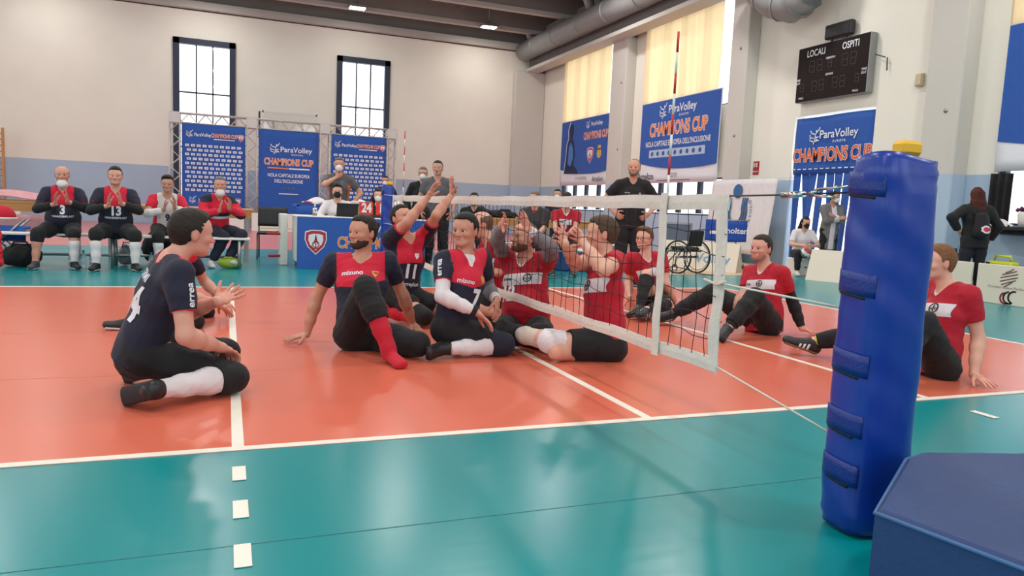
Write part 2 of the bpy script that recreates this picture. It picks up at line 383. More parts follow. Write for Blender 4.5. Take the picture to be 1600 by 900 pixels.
class CL:   # a primitive ended by flat planes (point, outward normal)
    def __init__(s, p, planes): s.p = p; s.pl = planes; s.lo, s.hi = p.lo, p.hi
    def d(s, X, Y, Z):
        d = s.p.d(X, Y, Z)
        for c, n in s.pl: d = np.maximum(d, ((X-c[0])*n[0]+(Y-c[1])*n[1]+(Z-c[2])*n[2]).astype(np.float32))
        return d
def capped(p0, p1, p2, tab, t0, t1, inf, s, open0=True):
    """limb tube from t0 to t1 with a flat, clean hem at t1 (and at t0 unless open0)"""
    c = chain(p0, p1, p2, tab, t0, t1, inf, s); pr = list(c[0])
    pr[-1] = CL(pr[-1], [(c[2], c[4])])
    if not open0: pr[0] = CL(pr[0], [(c[1], -c[3])])
    return pr, c
def folds(v, q, amp, sc, seed):   # shallow cloth wrinkles along the surface normal
    n = vnorm(v, q); rs = np.random.RandomState(seed); d = np.zeros(len(v))
    for i in range(5):
        k = rs.randn(3)*sc*(.6+.4*i); d += (1-2*np.abs(np.sin(v@k+rs.rand()*6+.8*np.sin(v@(rs.randn(3)*sc*.5)))))/(1+.5*i)
    return v+n*(amp*d/2)[:, None]
def vnorm(v, q):
    fn = np.cross(v[q[:, 2]]-v[q[:, 0]], v[q[:, 3]]-v[q[:, 1]]); n = np.zeros_like(v)
    for c in range(3):
        for k in range(4): n[:, c] += np.bincount(q[:, k], fn[:, c], len(v))
    return n/(np.linalg.norm(n, axis=1)[:, None]+1e-12)
def fattr(me, name, data, vec=False):
    a = me.attributes.new(name, 'FLOAT_VECTOR' if vec else 'FLOAT', 'POINT'); a.data.foreach_set('vector' if vec else 'value', np.asarray(data, np.float32).ravel())

JN = ['P', 'N', 'H', 'Rs', 'Ls', 'Re', 'Le', 'Rw', 'Lw', 'Rf', 'Lf', 'Rh', 'Lh', 'Rk', 'Lk', 'Ra', 'La', 'Rt', 'Lt']
ARM = [(0, .052), (.45, .048), (1, .040), (1.25, .043), (1.6, .035), (2, .0265)]
LEG = [(0, .092), (.5, .080), (1, .057), (1.12, .054), (1.35, .058), (1.7, .045), (2, .037)]
def chain(p0, p1, p2, tab, t0, t1, inf, s=1.0, k=1.0):
    """tapered capsules along a two-bone limb between limb parameters t0..t1"""
    P = lambda t: p0+(p1-p0)*t if t <= 1 else p1+(p2-p1)*(t-1)
    R = lambda t: (np.interp(t, [a for a, _ in tab], [b for _, b in tab])*k+inf)*s
    ts = sorted({t0, t1, *[a for a, _ in tab if t0 < a < t1]})
    return [RC(P(a), P(b), R(a), R(b)) for a, b in zip(ts[:-1], ts[1:])], P(t0), P(t1), nrm(P(min(t0+.02, 2))-P(t0) if t0 < 2 else p2-p1), nrm(P(t1)-P(t1-.02))
def hand_prims(W, T, n, side, s, curl, spread, thumb=.7):
    d = nrm(T-W); n = nrm(np.asarray(n, float)-d*(np.asarray(n, float)@d)); th = np.cross(d, n)*(1 if side == 'R' else -1)
    pr = [EC(W, W+d*.035*s, th, .028*s, .02*s, .036*s, .016*s), EC(W+d*.035*s, W+d*.085*s, th, .036*s, .016*s, .041*s, .0125*s)]
    for i, (o, L, sp) in enumerate(((.031, .076, .16), (.0105, .086, .05), (-.0105, .080, -.06), (-.031, .064, -.2))):
        b = W+d*(.088-.004*(i == 3))*s+th*o*s; a = curl*.5; dd = nrm(d+th*sp*spread)
        for j, (f, r) in enumerate(((.45, .0092), (.31, .0085), (.24, .0076))):
            dr = dd*math.cos(a)+n*math.sin(a); e = b+dr*L*f*s; pr.append(RC(b, e, r*s, (r-.0006)*s)); b = e; a += curl
    b = W+d*.028*s+th*.026*s
    for L, r, o in ((.042, .0135, .0), (.034, .0108, -.25), (.026, .0095, -.4)):
        dr = nrm(d*(.75-o)+th*thumb+n*.35); e = b+dr*L*s; pr.append(RC(b, e, r*s, (r-.001)*s)); b = e
    return pr
def facing(yaw, pitch, roll=0):
    y, p = math.radians(yaw), math.radians(pitch); F = np.array([math.cos(y)*math.cos(p), math.sin(y)*math.cos(p), math.sin(p)]); R = np.array([math.sin(y), -math.cos(y), 0])
    U = np.cross(R, F); a = math.radians(roll); return R*math.cos(a)+U*math.sin(a), F, U*math.cos(a)-R*math.sin(a)
_EYE = None
def eye_mesh():
    global _EYE
    if _EYE is None:
        bm = bmesh.new(); bmesh.ops.create_uvsphere(bm, u_segments=14, v_segments=10, radius=.0125)
        for f in bm.faces:
            f.smooth = True
            f.material_index = 1 if f.calc_center_median().normalized().z > .84 else 0
        _EYE = bpy.data.meshes.new('eye'); bm.to_mesh(_EYE); bm.free(); _EYE.materials.append(M_EYEW); _EYE.materials.append(M_EYED)
    return _EYE

def person(J, yaw, pitch=0, roll=0, s=1.0, fine=True, tone=(196, 146, 122), label='', top=None, bottom=None, hair=('short', (38, 30, 26)), beard=None, mask=None, glasses=False,
           hands=None, socks=(), pads=(), shoes=None, sleeves=(), prints=(), belly=0, group=None, under=None, cat='person', extra=None, gut=1.0, foot=True):
    J = {k: np.asarray(v, float) for k, v in (zip(JN, J) if not isinstance(J, dict) else J.items())}
    P, N, H = J['P'], J['N'], J['H']; up = nrm(N-P); rt = J['Rs']-J['Ls']; rt = nrm(rt-up*(rt@up)); fw = np.cross(up, rt)
    hr = J['Rh']-J['Lh']; hr = nrm(hr-up*(hr@up)); L = np.linalg.norm(N-P); base = np.array([P[0], P[1], 0.0]); seed = int(abs(P[0]*971+P[1]*313)) % 9999
    HB, HH, HA = (.011, .0048, .0042) if fine else (.02, .0085, .0085)
    tz = lambda z, x=0., y=0.: P+up*(z*L/.5)+rt*x*s+fw*y*s
    g = gut
    torso = [EC(tz(-.03), tz(.12), hr, .165*s, .112*s, .148*s*g, .10*s*g), EC(tz(.12, 0, .01), tz(.32, 0, .01), rt, .148*s*g, .10*s*g, .166*s, .108*s), EC(tz(.32, 0, .01), tz(.43), rt, .166*s, .105*s, .125*s, .07*s)]
    if belly: torso.append(EL(tz(.13, 0, .05), [rt, fw, up], np.array([.15, .12+belly, .15])*s))
    shoul = [RC(tz(.445, .05*k), J[q], .052*s, .052*s) for k, q in ((1, 'Rs'), (-1, 'Ls'))]+[RC(N+up*.015*s+rt*.03*k*s-fw*.015*s, J[q]+up*.004*s, .036*s, .044*s) for k, q in ((1, 'Rs'), (-1, 'Ls'))]+[RC(tz(.40, .07*k, -.01), J[q]-up*.04*s, .058*s, .046*s) for k, q in ((1, 'Rs'), (-1, 'Ls'))]
    R, F, U = facing(yaw, pitch, roll); hd = lambda x, y, z: H+(R*x+F*y+U*z)*s
    neck = RC(N-up*.03*s, hd(0, -.022, -.04), .058*s, .050*s)
    arms = []; legs = []
    for q in 'RL':
        arms += chain(J[q+'s'], J[q+'e'], J[q+'w'], ARM, 0, 2, 0, s)[0]; legs += chain(J[q+'h'], J[q+'k'], J[q+'a'], LEG, 0, 2, 0, s)[0]
    feet = []; fr = {}
    for q in 'RL':
        A, T = J[q+'a'], J[q+'t']; d = nrm(T-A); sh = nrm(J[q+'k']-A); u2 = sh-d*(sh@d)
        u2 = nrm(u2) if np.linalg.norm(u2) > .25 else nrm(np.array([0, 0, 1.])-d*d[2])
        heel = A-d*.035*s-u2*.045*s; lat = np.cross(u2, d); fr[q] = (A, T, d, u2, heel, lat)
        if foot is True or q in (foot or ''): feet += [RC(A, heel+d*.03*s, .034*s, .028*s), EC(heel+d*.03*s, T-d*.02*s, lat, .030*s, .028*s, .036*s, .016*s)]
    # body surface
    pr = torso+shoul+[neck]+arms+legs+feet
    V = Vol(pr, HB)
    for p in torso: V.union(p, .05)
    for p in shoul: V.union(p, .045)
    for p in [neck]+arms+legs+feet: V.union(p, .03)
    parts = [V.mesh()]
    # head with its features
    cran = EL(hd(0, -.012, .032), [R, F, U], np.array([.078, .098, .090])*s); face = EC(hd(0, .020, .03), hd(0, .034, -.056), R, .070*s, .069*s, .054*s, .050*s)
    ears = [EL(hd(x*.079, -.010, -.002), [R, F, U], np.array([.010, .018, .031])*s) for x in (1, -1)]
    V = Vol([cran, face, RC(N-up*.05*s, H, .08*s), RC(H, hd(0, .13, 0), .02)]+ears, HH)
    V.union(cran, .03); V.union(face, .04); V.union(EL(hd(0, .068, -.088), [R, F, U], np.array([.030, .020, .017])*s), .03)
    V.union(RC(hd(-.038, .076, .024), hd(.038, .076, .024), .011*s), .02)
    for x in (1, -1):
        V.union(EL(hd(.047*x, .008, -.055), [R, F, U], np.array([.013, .028, .024])*s), .03); V.union(EL(hd(.040*x, .056, -.020), [R, F, U], np.array([.024, .022, .017])*s), .025); V.carve(EL(hd(.032*x, .098, .003), [R, F, U], np.array([.017, .015, .009])*s), .016)
    V.union(RC(hd(0, .086, .012), hd(0, .108, -.026), .0075*s, .0115*s), .014)
    for x in (1, -1):
        V.union(EL(hd(.012*x, .096, -.030), [R, F, U], np.array([.0085, .011, .0075])*s), .008); V.union(ears[0 if x == 1 else 1], .008)
        V.union(RC(hd(.021*x, .0815, .0125), hd(.044*x, .0745, .0115), .005*s), .006); V.union(RC(hd(.022*x, .0805, -.0078), hd(.043*x, .0745, -.006), .004*s), .006)
    V.union(RC(hd(-.019, .0785, -.053), hd(.019, .0785, -.053), .0075*s), .012); V.union(RC(hd(-.016, .078, -.064), hd(.016, .078, -.064), .008*s), .012); V.carve(RC(hd(-.023, .089, -.0585), hd(.023, .089, -.0585), .0026*s), .004)
    V.union(RC(N-up*.02*s, hd(0, -.022, -.04), .058*s, .050*s), .03)
    parts.append(V.mesh())
    hands = hands or {}
    for q in 'RL':
        hn, curl, spread = (hands.get(q) or ((0, 0, -1), .3, 1.0))[:3]; hp = hand_prims(J[q+'w'], J[q+'f'], hn, q, s, curl, spread)
        fa = chain(J[q+'s'], J[q+'e'], J[q+'w'], ARM, 1.7, 2, 0, s)[0]; V = Vol(hp+fa, HA, .02)
        for i, p in enumerate(fa+hp): V.union(p, .014 if i < len(fa)+2 else .006)
        parts.append(V.mesh())
    vs, qs, n0 = [], [], 0
    for v, q in parts: vs.append(v); qs.append(q+n0); n0 += len(v)
    v = np.concatenate(vs); q = np.concatenate(qs)
    me = mesh_np('person', v-base, q, skin(tone)); hx = (v-H)@np.stack([R, F, U], 1)/s
    fl = np.zeros(len(v)); n1 = len(parts[0][0])+len(parts[1][0]); fl += sum(.45*np.clip(((v-J[q+'w'])@nrm(J[q+'f']-J[q+'w'])+.02)/.10, 0, 1)*(np.linalg.norm(v-J[q+'w'], axis=1) < .24*s) for q in 'RL')
    ck = np.exp(-(((np.abs(hx[:, 0])-.042)/.02)**2+((hx[:, 2]+.03)/.022)**2))*(hx[:, 1] > .03); ns = np.exp(-((hx[:, 0]/.014)**2+((hx[:, 2]+.025)/.02)**2))*(hx[:, 1] > .09); er = np.exp(-(((np.abs(hx[:, 0])-.082)/.012)**2))*(np.abs(hx[:, 2]) < .04)
    fl += ck*.7+ns*.8+er*.6; fattr(me, 'flush', np.clip(fl, 0, 1))
    fattr(me, 'lip', (np.exp(-((hx[:, 0]/.023)**4+((hx[:, 2]+.0585)/.0095)**4))*(hx[:, 1] > .065)))
    root = link('person', me, None, base); tag(root, label, cat, group)
    def child(name, v, q, m, parent=None):
        return link(name, mesh_np(name, v-base, q, m), parent or root)
    def garment(name, prims, m, h=None, k=.03, cuts=(), carves=(), fold=(.004, 22), parent=None):
        V = Vol(prims, h or (.0105 if fine else .018))
        for p in prims: V.union(p, k)
        for p in carves: V.carve(p, .006)
        for c in cuts: V.cut(*c)
        v, q = V.mesh()
        if fold: v = folds(v, q, fold[0]*(1 if fine else .8), fold[1], seed)
        return v, q, child(name, v, q, m, parent)
    # eyes and brows
    for x in (1, -1):
        e = link('eye', eye_mesh(), root, Vector(hd(.0315*x, .0748, .003)-base)); e.scale = (s*1.08,)*3
        e.matrix_local = Matrix.Translation(Vector(hd(.0315*x, .0748, .003)-base)) @ Matrix(((R[0], U[0], F[0]), (R[1], U[1], F[1]), (R[2], U[2], F[2]))).to_4x4() @ Matrix.Scale(s*1.08, 4)
    hc = hair[1] if hair else (60, 50, 45); M_H = mat('hair_%d_%d_%d' % hc, tuple(c*.75 for c in sl(hc)), .5, spec=.25, bump=.3, bscale=170, var=.6, vscale=55)
    bro = [RC(hd(x*.014, .0895, .026), hd(x*.046, .0805, .028), .0055*s, .0042*s) for x in (1, -1)]
    garment('eyebrows', bro, mat('brow_%d' % (hc[0]), sl(tuple(int(c*.7) for c in hc)), .8), h=.0028 if fine else .005, k=.003, fold=None)
    # hair
    if hair:
        st = hair[0]; vol = {'short': .012, 'buzz': .006, 'fringe': .016, 'balding': .007, 'long': .02, 'curly': .026}[st]
        V = Vol([cran.inf(.05), RC(hd(0, -.06, 0), hd(0, -.12, -.36 if st == 'long' else -.1), .12*s)], .006 if fine else .0095)
        V.union(EL(cran.c, cran.R, cran.r+np.array([min(vol, .006), vol*.8, vol])*s), .01); V.union(EL(hd(0, .004, .072+vol*.8), [R, F, U], np.array([.066, .086, .052])*s), .02) if st in ('short', 'fringe', 'curly') else None; V.union(EC(hd(0, -.01, .02), hd(0, -.035, -.035), R, (.074+vol*.5)*s, .075*s, .062*s, .055*s), .03)
        if st in ('fringe', 'curly'): V.union(EL(hd(.01, .045, .10), [R, F, U], np.array([.06, .055, .035])*s), .03)
        if st == 'long':
            for x in (-.06, -.03, 0, .03, .06): V.union(RC(hd(x, -.05, .03), hd(x*1.2, -.09, -.12), .045*s, .045*s), .03); V.union(RC(hd(x*1.2, -.09, -.12), hd(x*1.4, -.15, -.30), .045*s, .026*s), .03)
        sl_, X, Y, Z = V.sub(V.o, V.o+V.n*V.h); x = (X-H[0])*R[0]+(Y-H[1])*R[1]+(Z-H[2])*R[2]; y = (X-H[0])*F[0]+(Y-H[1])*F[1]+(Z-H[2])*F[2]; z = (X-H[0])*U[0]+(Y-H[1])*U[1]+(Z-H[2])*U[2]
        x, y, z = x/s, y/s, z/s
        if st == 'balding': hl = np.interp(y, [-.11, -.05, -.02, .005, .02, .03], [-.055, -.05, -.03, .0, .03, .3]); V.f = np.maximum(V.f, np.where(z > .075, (z-.075)+.0*x, -1))
        elif st == 'long': hl = np.interp(y, [-.2, -.02, .02, .05, .075, .1], [-.5, -.3, -.12, .055, .068, .09])
        else: hl = np.interp(y, [-.11, -.06, -.028, .004, .018, .045, .068, .088, .1], [-.058, -.056, -.032, -.010, .014, .056, .076, .088, .14])
        if st not in ('long', 'balding'): hl = hl+.016*np.exp(-((np.abs(x)-.048)/.016)**2)*(y > .03)+.002*np.sin(x*260+y*90)+.0015*np.sin(x*610)
        V.f = np.maximum(V.f, (hl-z)*.5)
        for e in ears: V.carve(e.inf(.004), .004)
        v, q = V.mesh(); v = folds(v, q, {'buzz': .0006, 'curly': .006, 'long': .004}.get(st, .002), 120, seed); child('hair', v, q, M_H)
    if beard:
        V = Vol([face.inf(.03), neck], .005 if fine else .008); V.union(face.inf(.0035*s), .01); [V.union(EL(hd(.047*x_, .008, -.055), [R, F, U], np.array([.017, .032, .028])*s), .03) for x_ in (1, -1)]; V.union(EL(hd(0, .066, -.088), [R, F, U], np.array([.033, .024, .020])*s), .03)
        sl_, X, Y, Z = V.sub(V.o, V.o+V.n*V.h); y = ((X-H[0])*F[0]+(Y-H[1])*F[1]+(Z-H[2])*F[2])/s; z = ((X-H[0])*U[0]+(Y-H[1])*U[1]+(Z-H[2])*U[2])/s
        V.f = np.maximum(V.f, (z-np.interp(y, [-.05, .01, .05, .07, .1], [.03, .01, -.036, -.043, -.041]))*.7); V.f = np.maximum(V.f, (-.012-y)*.8); V.f = np.maximum(V.f, (-.13-z))
        V.carve(EL(hd(0, .092, -.0585), [R, F, U], np.array([.022, .03, .0095])*s), .005)
        v, q = V.mesh(); v = folds(v, q, .0015, 160, seed); child('beard', v, q, mat('beard_%d_%d_%d' % beard, sl(beard), .75, bump=.4, bscale=160, var=.3, vscale=70))
    if mask:
        dz = -.062 if mask[1:] == ('chin',) else 0; b = EL(hd(0, .048, -.048+dz), [R, F, U], np.array([.064, .072, .062])*s)
        V = Vol([b.inf(.03)], .005 if fine else .007); V.union(b, .01); V.union(RC(hd(0, .085, -.02+dz), hd(0, .092, -.06+dz), .03*s, .03*s), .02); V.cut(hd(0, .012, 0), -F, .2); V.cut(hd(0, 0, .002+dz), U, .2)
        v, q = V.mesh(); mk = child('face_mask', v, q, mask[0])
        b = MB()
        for x in (1, -1): b.path([hd(.058*x, .03, -.02+dz)-base, hd(.083*x, .0, .0+dz*.5)-base, hd(.08*x, -.02, .03)-base, hd(.08*x, -.025, -.02)-base, hd(.056*x, .03, -.07+dz)-base], .0018, 5)
        b.build('ear_loops', mask[0], root)
    if glasses:
        b = MB()
        for x in (1, -1): b.path([hd(.032*x+.024*math.cos(a), .104, .002+.016*math.sin(a))-base for a in np.linspace(0, 2*math.pi, 12, False)], .0022, 5, True); b.path([hd(.056*x, .102, .006)-base, hd(.08*x, .06, .008)-base, hd(.084*x, -.01, .012)-base], .002, 5)
        b.path([hd(-.008, .107, .004)-base, hd(.008, .107, .004)-base], .002, 5); b.build('glasses', M_PLB, root)
    # clothes
    if bottom:
        t1, mt = bottom[:2]; infl = bottom[2] if len(bottom) > 2 else .014; nm = 'shorts' if t1 < 1.3 else 'trousers'
        pz = [p.inf(.010*s) for p in torso[:1]]; cs = [(tz(.11), up, .3)]
        if belly or g > 1.05: pz = [torso[0].inf(.008*s)]
        pz.append(RC(J['Rh']+hr*.01, J['Lh']-hr*.01, .10*s, .10*s))
        for q in 'RL':
            tt = bottom[3].get(q, t1) if len(bottom) > 3 else t1
            pz += capped(J[q+'h'], J[q+'k'], J[q+'a'], LEG, 0, tt, infl, s)[0]
        garment(nm, pz, mt, cuts=cs, fold=(.005, 20))
    if top:
        kind, slv, hem = top[0], top[1], top[2]; infl = top[3] if len(top) > 3 else .014
        pz = [p.inf(infl*s) for p in torso+shoul]+[EC(tz(hem-.02), tz(.1), hr, (.172+infl)*s, (.118+infl)*s, (.15*g+infl)*s, (.10*g+infl)*s)]; cs = [(tz(hem), -up, .34)]
        for q in 'RL':
            pz += capped(J[q+'s'], J[q+'e'], J[q+'w'], [(0, .052), (.3, .054), (1, .049), (2, .036)], 0, slv, infl*.8, s)[0]
        ncut = RC(N+up*.02*s-fw*.012*s, N+up*.2*s, .066*s, .068*s); vcut = RC(N+up*.03*s+fw*.05*s, N-up*.065*s+fw*.118*s, .05*s, .006*s)
        mt = jersey(kind) if isinstance(kind, str) else kind
        v, q, jo = garment(top[4] if len(top) > 4 else 'jersey', pz, mt, cuts=cs, carves=(ncut, vcut), fold=(.005, 18))
        r = v-P; tl = np.stack([r@rt/s, r@fw/s, r@up*.5/L], 1); fattr(jo.data, 'tl', tl, True)
        sv = np.zeros(len(v)); ndx = np.minimum(ncut.d(v[:, 0], v[:, 1], v[:, 2]), vcut.d(v[:, 0], v[:, 1], v[:, 2])); fattr(jo.data, 'neck', ndx)
        for qq in 'RL':
            a, b_ = J[qq+'s'], J[qq+'e']; dd = b_-a; t = (v-a)@dd/(dd@dd); ds = np.linalg.norm(v-a-np.clip(t, 0, 1)[:, None]*dd, axis=1); far = (r@rt)*(1 if qq == 'R' else -1) > .13*s
            sv = np.where((t > .12) & (ds < .105*s) & (far | (t > .45)), np.maximum(sv, t), sv)
        tors = np.min([p.d(v[:, 0], v[:, 1], v[:, 2]) for p in torso], 0); sv = np.where(tors < (infl+.012)*s, 0, sv); fattr(jo.data, 'sleeve', sv)
        if prints:
            bvh = BVHTree.FromPolygons([tuple(x) for x in v], [tuple(x) for x in q])
            for (body, x0, z0, size, m, where, *opt) in prints:
                name, bold, wide = (opt+['number', .03, 1.0][len(opt):])
                if isinstance(body, str): tv, tf = text2d(body, size, bold, wide, 2 if size > .04 else 0)
                else: tv, tf = np.array(body)*size, [tuple(range(len(body)))]
                out = []
                for a, b_ in tv:
                    if where == 'F': o_, dr = tz(z0, x0, .5)-rt*a*s+up*b_*s, -fw
                    elif where == 'B': o_, dr = tz(z0, x0, -.5)+rt*a*s+up*b_*s, fw
                    else:
                        sd = 1 if where == 'R' else -1; A_, E_ = J[where+'s'], J[where+'e']; ax = nrm(E_-A_); out_ = nrm(rt*sd*.9+fw*.45-ax*((rt*sd*.9+fw*.45)@ax)); tg = np.cross(ax, out_)
                        o_ = A_+(E_-A_)*z0+out_*.4+ax*(-a if abs(x0) > 0 else -b_)*s+tg*(b_ if abs(x0) > 0 else a)*s; dr = -out_
                    hit = bvh.ray_cast(Vector(o_), Vector(dr), 1.0)
                    pt_ = hit[0] if hit[0] is not None else bvh.find_nearest(Vector(o_))[0]
                    out.append(np.array(pt_)-np.asarray(dr)*.0035-base)
                b = MB(); b.add(out, tf); b.build(name, m, jo)
    if under: garment('undershirt', [p.inf(.006*s) for p in torso[1:]]+[EC(tz(.40), tz(.475), rt, .12*s, .08*s, .078*s, .07*s)], under, carves=(RC(N+up*.06*s, N+up*.2*s, .062*s),), fold=None)
    for (q, t0, t1, m, e) in sleeves:
        garment('arm_sleeve' if t1-t0 > .3 else 'wristband', capped(J[q+'s'], J[q+'e'], J[q+'w'], ARM, t0, t1, e, s, False)[0], m, h=.007 if fine else .014, fold=(.002, 45))
    for (q, t0, t1, m, e) in socks:
        c, k1 = capped(J[q+'h'], J[q+'k'], J[q+'a'], LEG, t0, min(t1, 2), e, s, False)
        if t1 > 2:
            A, T, d, u2, heel, lat = fr[q]; c[-1] = chain(J[q+'h'], J[q+'k'], J[q+'a'], LEG, t0, 2, e, s)[0][-1]
            c += [RC(A, heel+d*.03*s, .042*s, .039*s), EC(heel+d*.03*s, T-d*.005*s, lat, .04*s, .042*s, .047*s, .027*s)]
        garment('sock' if t1 >= 1.9 else 'leg_sleeve', c, m, h=.008 if fine else .016, fold=(.0025, 40))
    for (q, m, *o_) in pads:
        w_, e = (o_+[.24, .014][len(o_):]); c, k1 = capped(J[q+'h'], J[q+'k'], J[q+'a'], LEG, 1-w_, 1+w_, e, s, False)
        garment('knee_pad', c+[RC(J[q+'k'], J[q+'k']+.0, .068*s)], m, h=.008 if fine else .016, fold=(.003, 35))
    for q, ms in (shoes or {}).items():
        if not ms: continue
        A, T, d, u2, heel, lat = fr[q]
        sp = [RC(A-u2*.01*s, heel+d*.03*s, .045*s, .043*s), EC(heel+d*.025*s, T+d*.0*s, lat, .041*s, .043*s, .046*s, .030*s), RC(A-u2*.005*s, A+(T-A)*.55-u2*.01*s, .04*s, .03*s)]
        v, q_, so = garment('shoe', sp, ms[0], h=.007 if fine else .013, k=.02, fold=None)
        garment('sole', [EC(heel-u2*.032*s+d*.015*s, T-u2*.020*s+d*.004*s, lat, .044*s, .0145*s, .049*s, .0140*s)], ms[1], h=.006 if fine else .012, fold=None, parent=so)
        if len(ms) > 2:   # three diagonal side stripes
            b = MB(); bv = BVHTree.FromPolygons([tuple(x) for x in v], [tuple(x) for x in q_])
            for side in (1, -1):
                for i in range(3):
                    o_ = heel+d*(.075+.030*i)*s+u2*.012*s; qd = []
                    for j in range(5):
                        for a in (0, .016):
                            p_ = o_+d*(a-.019*j/4)*s+u2*(-.026+.048*j/4)*s+lat*side*.3; h_ = bv.ray_cast(Vector(p_), Vector(-lat*side), .5); p2 = np.array(h_[0]) if h_[0] is not None else p_-lat*side*.26
                            qd.append(p2+lat*side*.004-base)
                    b.add(qd, [(2*j, 2*j+1, 2*j+3, 2*j+2) for j in range(4)])
            b.build('stripes', M_PWHITE, so)
    if extra: extra(root, dict(J=J, hd=hd, tz=tz, base=base, fw=fw, rt=rt, up=up, s=s, garment=garment, F=F, R=R, U=U))
    return root

# ------------------------------------------------------------------ the hall
def two_tone(name, upper, lower, z):
    m = mat(name, sl(upper), .85, var=.05, vscale=1.2, bump=.05, bscale=25); nt = m.node_tree; x = NX(nt)
    g = nt.nodes.new('ShaderNodeNewGeometry'); q = nt.nodes.new('ShaderNodeSeparateXYZ'); nt.links.new(g.outputs['Position'], q.inputs[0])
    old = nt.nodes['Principled BSDF'].inputs['Base Color'].links[0].from_node
    nt.links.new(x.mix(x.lt(q.outputs[2], z), sl(upper), sl(lower)), old.inputs[6]); return m
M_WALL = two_tone('painted_wall', (234, 230, 218), (170, 190, 210), 2.0)
M_COLM = two_tone('painted_column', (202, 198, 190), (170, 190, 210), 2.0)
M_CONC = mat('grey_concrete', sl((128, 122, 118)), .85, var=.12, vscale=1.5, bump=.1, bscale=12)
M_CEIL = mat('dark_ceiling', sl((142, 136, 130)), .9, var=.1, vscale=1); M_FLANGE = mat('beam_flange', sl((188, 184, 178)), .7)
M_FRAME = mat('window_frame_navy', sl((36, 46, 68)), .5); M_GALV = mat('galvanised_duct', sl((150, 152, 152)), .5, .35, bump=.15, bscale=5, var=.15, vscale=3)
def floor_mat(name, rgb, rough):
    m = mat(name, sl(rgb), rough, var=.05, vscale=.7, spec=.45); nt = m.node_tree; b = nt.nodes['Principled BSDF']
    tc = nt.nodes.new('ShaderNodeTexCoord'); mp = nt.nodes.new('ShaderNodeMapping'); mp.inputs['Scale'].default_value = (.6, 14, 1); n = nt.nodes.new('ShaderNodeTexNoise'); n.inputs['Scale'].default_value = 1.5; n.inputs['Detail'].default_value = 3
    nt.links.new(tc.outputs['Object'], mp.inputs[0]); nt.links.new(mp.outputs[0], n.inputs['Vector'])
    bp = nt.nodes.new('ShaderNodeBump'); bp.inputs['Strength'].default_value = .03; bp.inputs['Distance'].default_value = .02; nt.links.new(n.outputs['Fac'], bp.inputs['Height']); nt.links.new(bp.outputs[0], b.inputs['Normal'])
    return m
M_TEAL = floor_mat('teal_sports_floor', (0, 136, 141), .25); M_COURT = floor_mat('orange_sports_floor', (218, 110, 86), .25); M_PINK = floor_mat('rose_sports_floor', (206, 120, 118), .3)
M_LINE = mat('white_court_tape', sl((236, 228, 214)), .4); M_SEAM = mat('floor_seam', sl((10, 110, 108)), .4); M_PARQ = mat('pale_parquet', sl((212, 186, 150)), .4, var=.12, vscale=5)
def thin_glass(name):
    m = bpy.data.materials.new(name); m.use_nodes = True; nt = m.node_tree; nt.nodes.clear(); o = nt.nodes.new('ShaderNodeOutputMaterial'); t = nt.nodes.new('ShaderNodeBsdfTransparent'); g = nt.nodes.new('ShaderNodeBsdfGlossy'); g.inputs['Roughness'].default_value = .05
    mx = nt.nodes.new('ShaderNodeMixShader'); mx.inputs[0].default_value = .08; nt.links.new(t.outputs[0], mx.inputs[1]); nt.links.new(g.outputs[0], mx.inputs[2]); nt.links.new(mx.outputs[0], o.inputs[0]); return m
M_PANE = thin_glass('window_pane_glass'); M_ACRYL = thin_glass('backboard_acrylic')
def curtain_mat():
    m = bpy.data.materials.new('cream_curtain'); m.use_nodes = True; nt = m.node_tree; b = nt.nodes['Principled BSDF']; b.inputs['Base Color'].default_value = (*sl((240, 228, 204)), 1); b.inputs['Roughness'].default_value = .9
    t = nt.nodes.new('ShaderNodeBsdfTranslucent'); t.inputs[0].default_value = (*sl((252, 238, 210)), 1); mx = nt.nodes.new('ShaderNodeMixShader'); mx.inputs[0].default_value = .72
    o = nt.nodes['Material Output']; nt.links.new(b.outputs[0], mx.inputs[1]); nt.links.new(t.outputs[0], mx.inputs[2]); nt.links.new(mx.outputs[0], o.inputs[0]); return m
M_CURT = curtain_mat()
def st(o): o['kind'] = 'structure'; return o

XW, YW = 10.0, 25.25
fl = st(MB().box((-2, 8.2, -.1), (26, 36, .2)).build('floor', M_TEAL, origin=(0, 0, 0)))
MB().box((0, 3, .001), (10, 6, .002)).build('court_surface', M_COURT, fl)
MB().box((-2, 19.0, .001), (24, 12.5, .002)).build('rear_floor', M_PINK, fl)
MB().box((7.6, 10.3, .001), (4.6, 4.4, .002)).build('parquet_strip', M_PARQ, fl)
lw = .05
def line(x0, y0, x1, y1, n='court_line'): MB().box(((x0+x1)/2, (y0+y1)/2, .003), (x1-x0, y1-y0, .002)).build(n, M_LINE, fl)
line(-5, 0, 5, lw); line(-5, 6-lw, 5, 6); line(-5, lw, -5+lw, 6-lw); line(5-lw, lw, 5, 6-lw)
line(-lw/2, lw, lw/2, 6-lw); line(-2-lw, lw, -2, 6-lw); line(2, lw, 2+lw, 6-lw)
for k in range(5):
    for xx in (-2-lw/2, 2+lw/2):
        y0 = -.20-.35*k if xx < 0 else -.26-.35*k; line(xx-lw/2, y0-.15, xx+lw/2, y0, 'dashed_line')
for yy in (-6.5, -5, -3.5, -2.0, -.9, 7.3, 8.8, 10.3, 11.8): MB().box((-2, yy, .0006), (24, .004, .0008)).build('floor_seam', M_SEAM, fl)
for yy in (1.5, 3.0, 4.5): MB().box((0, yy, .0021), (10, .004, .0008)).build('floor_seam', mat('court_seam', sl((206, 92, 70)), .4), fl)

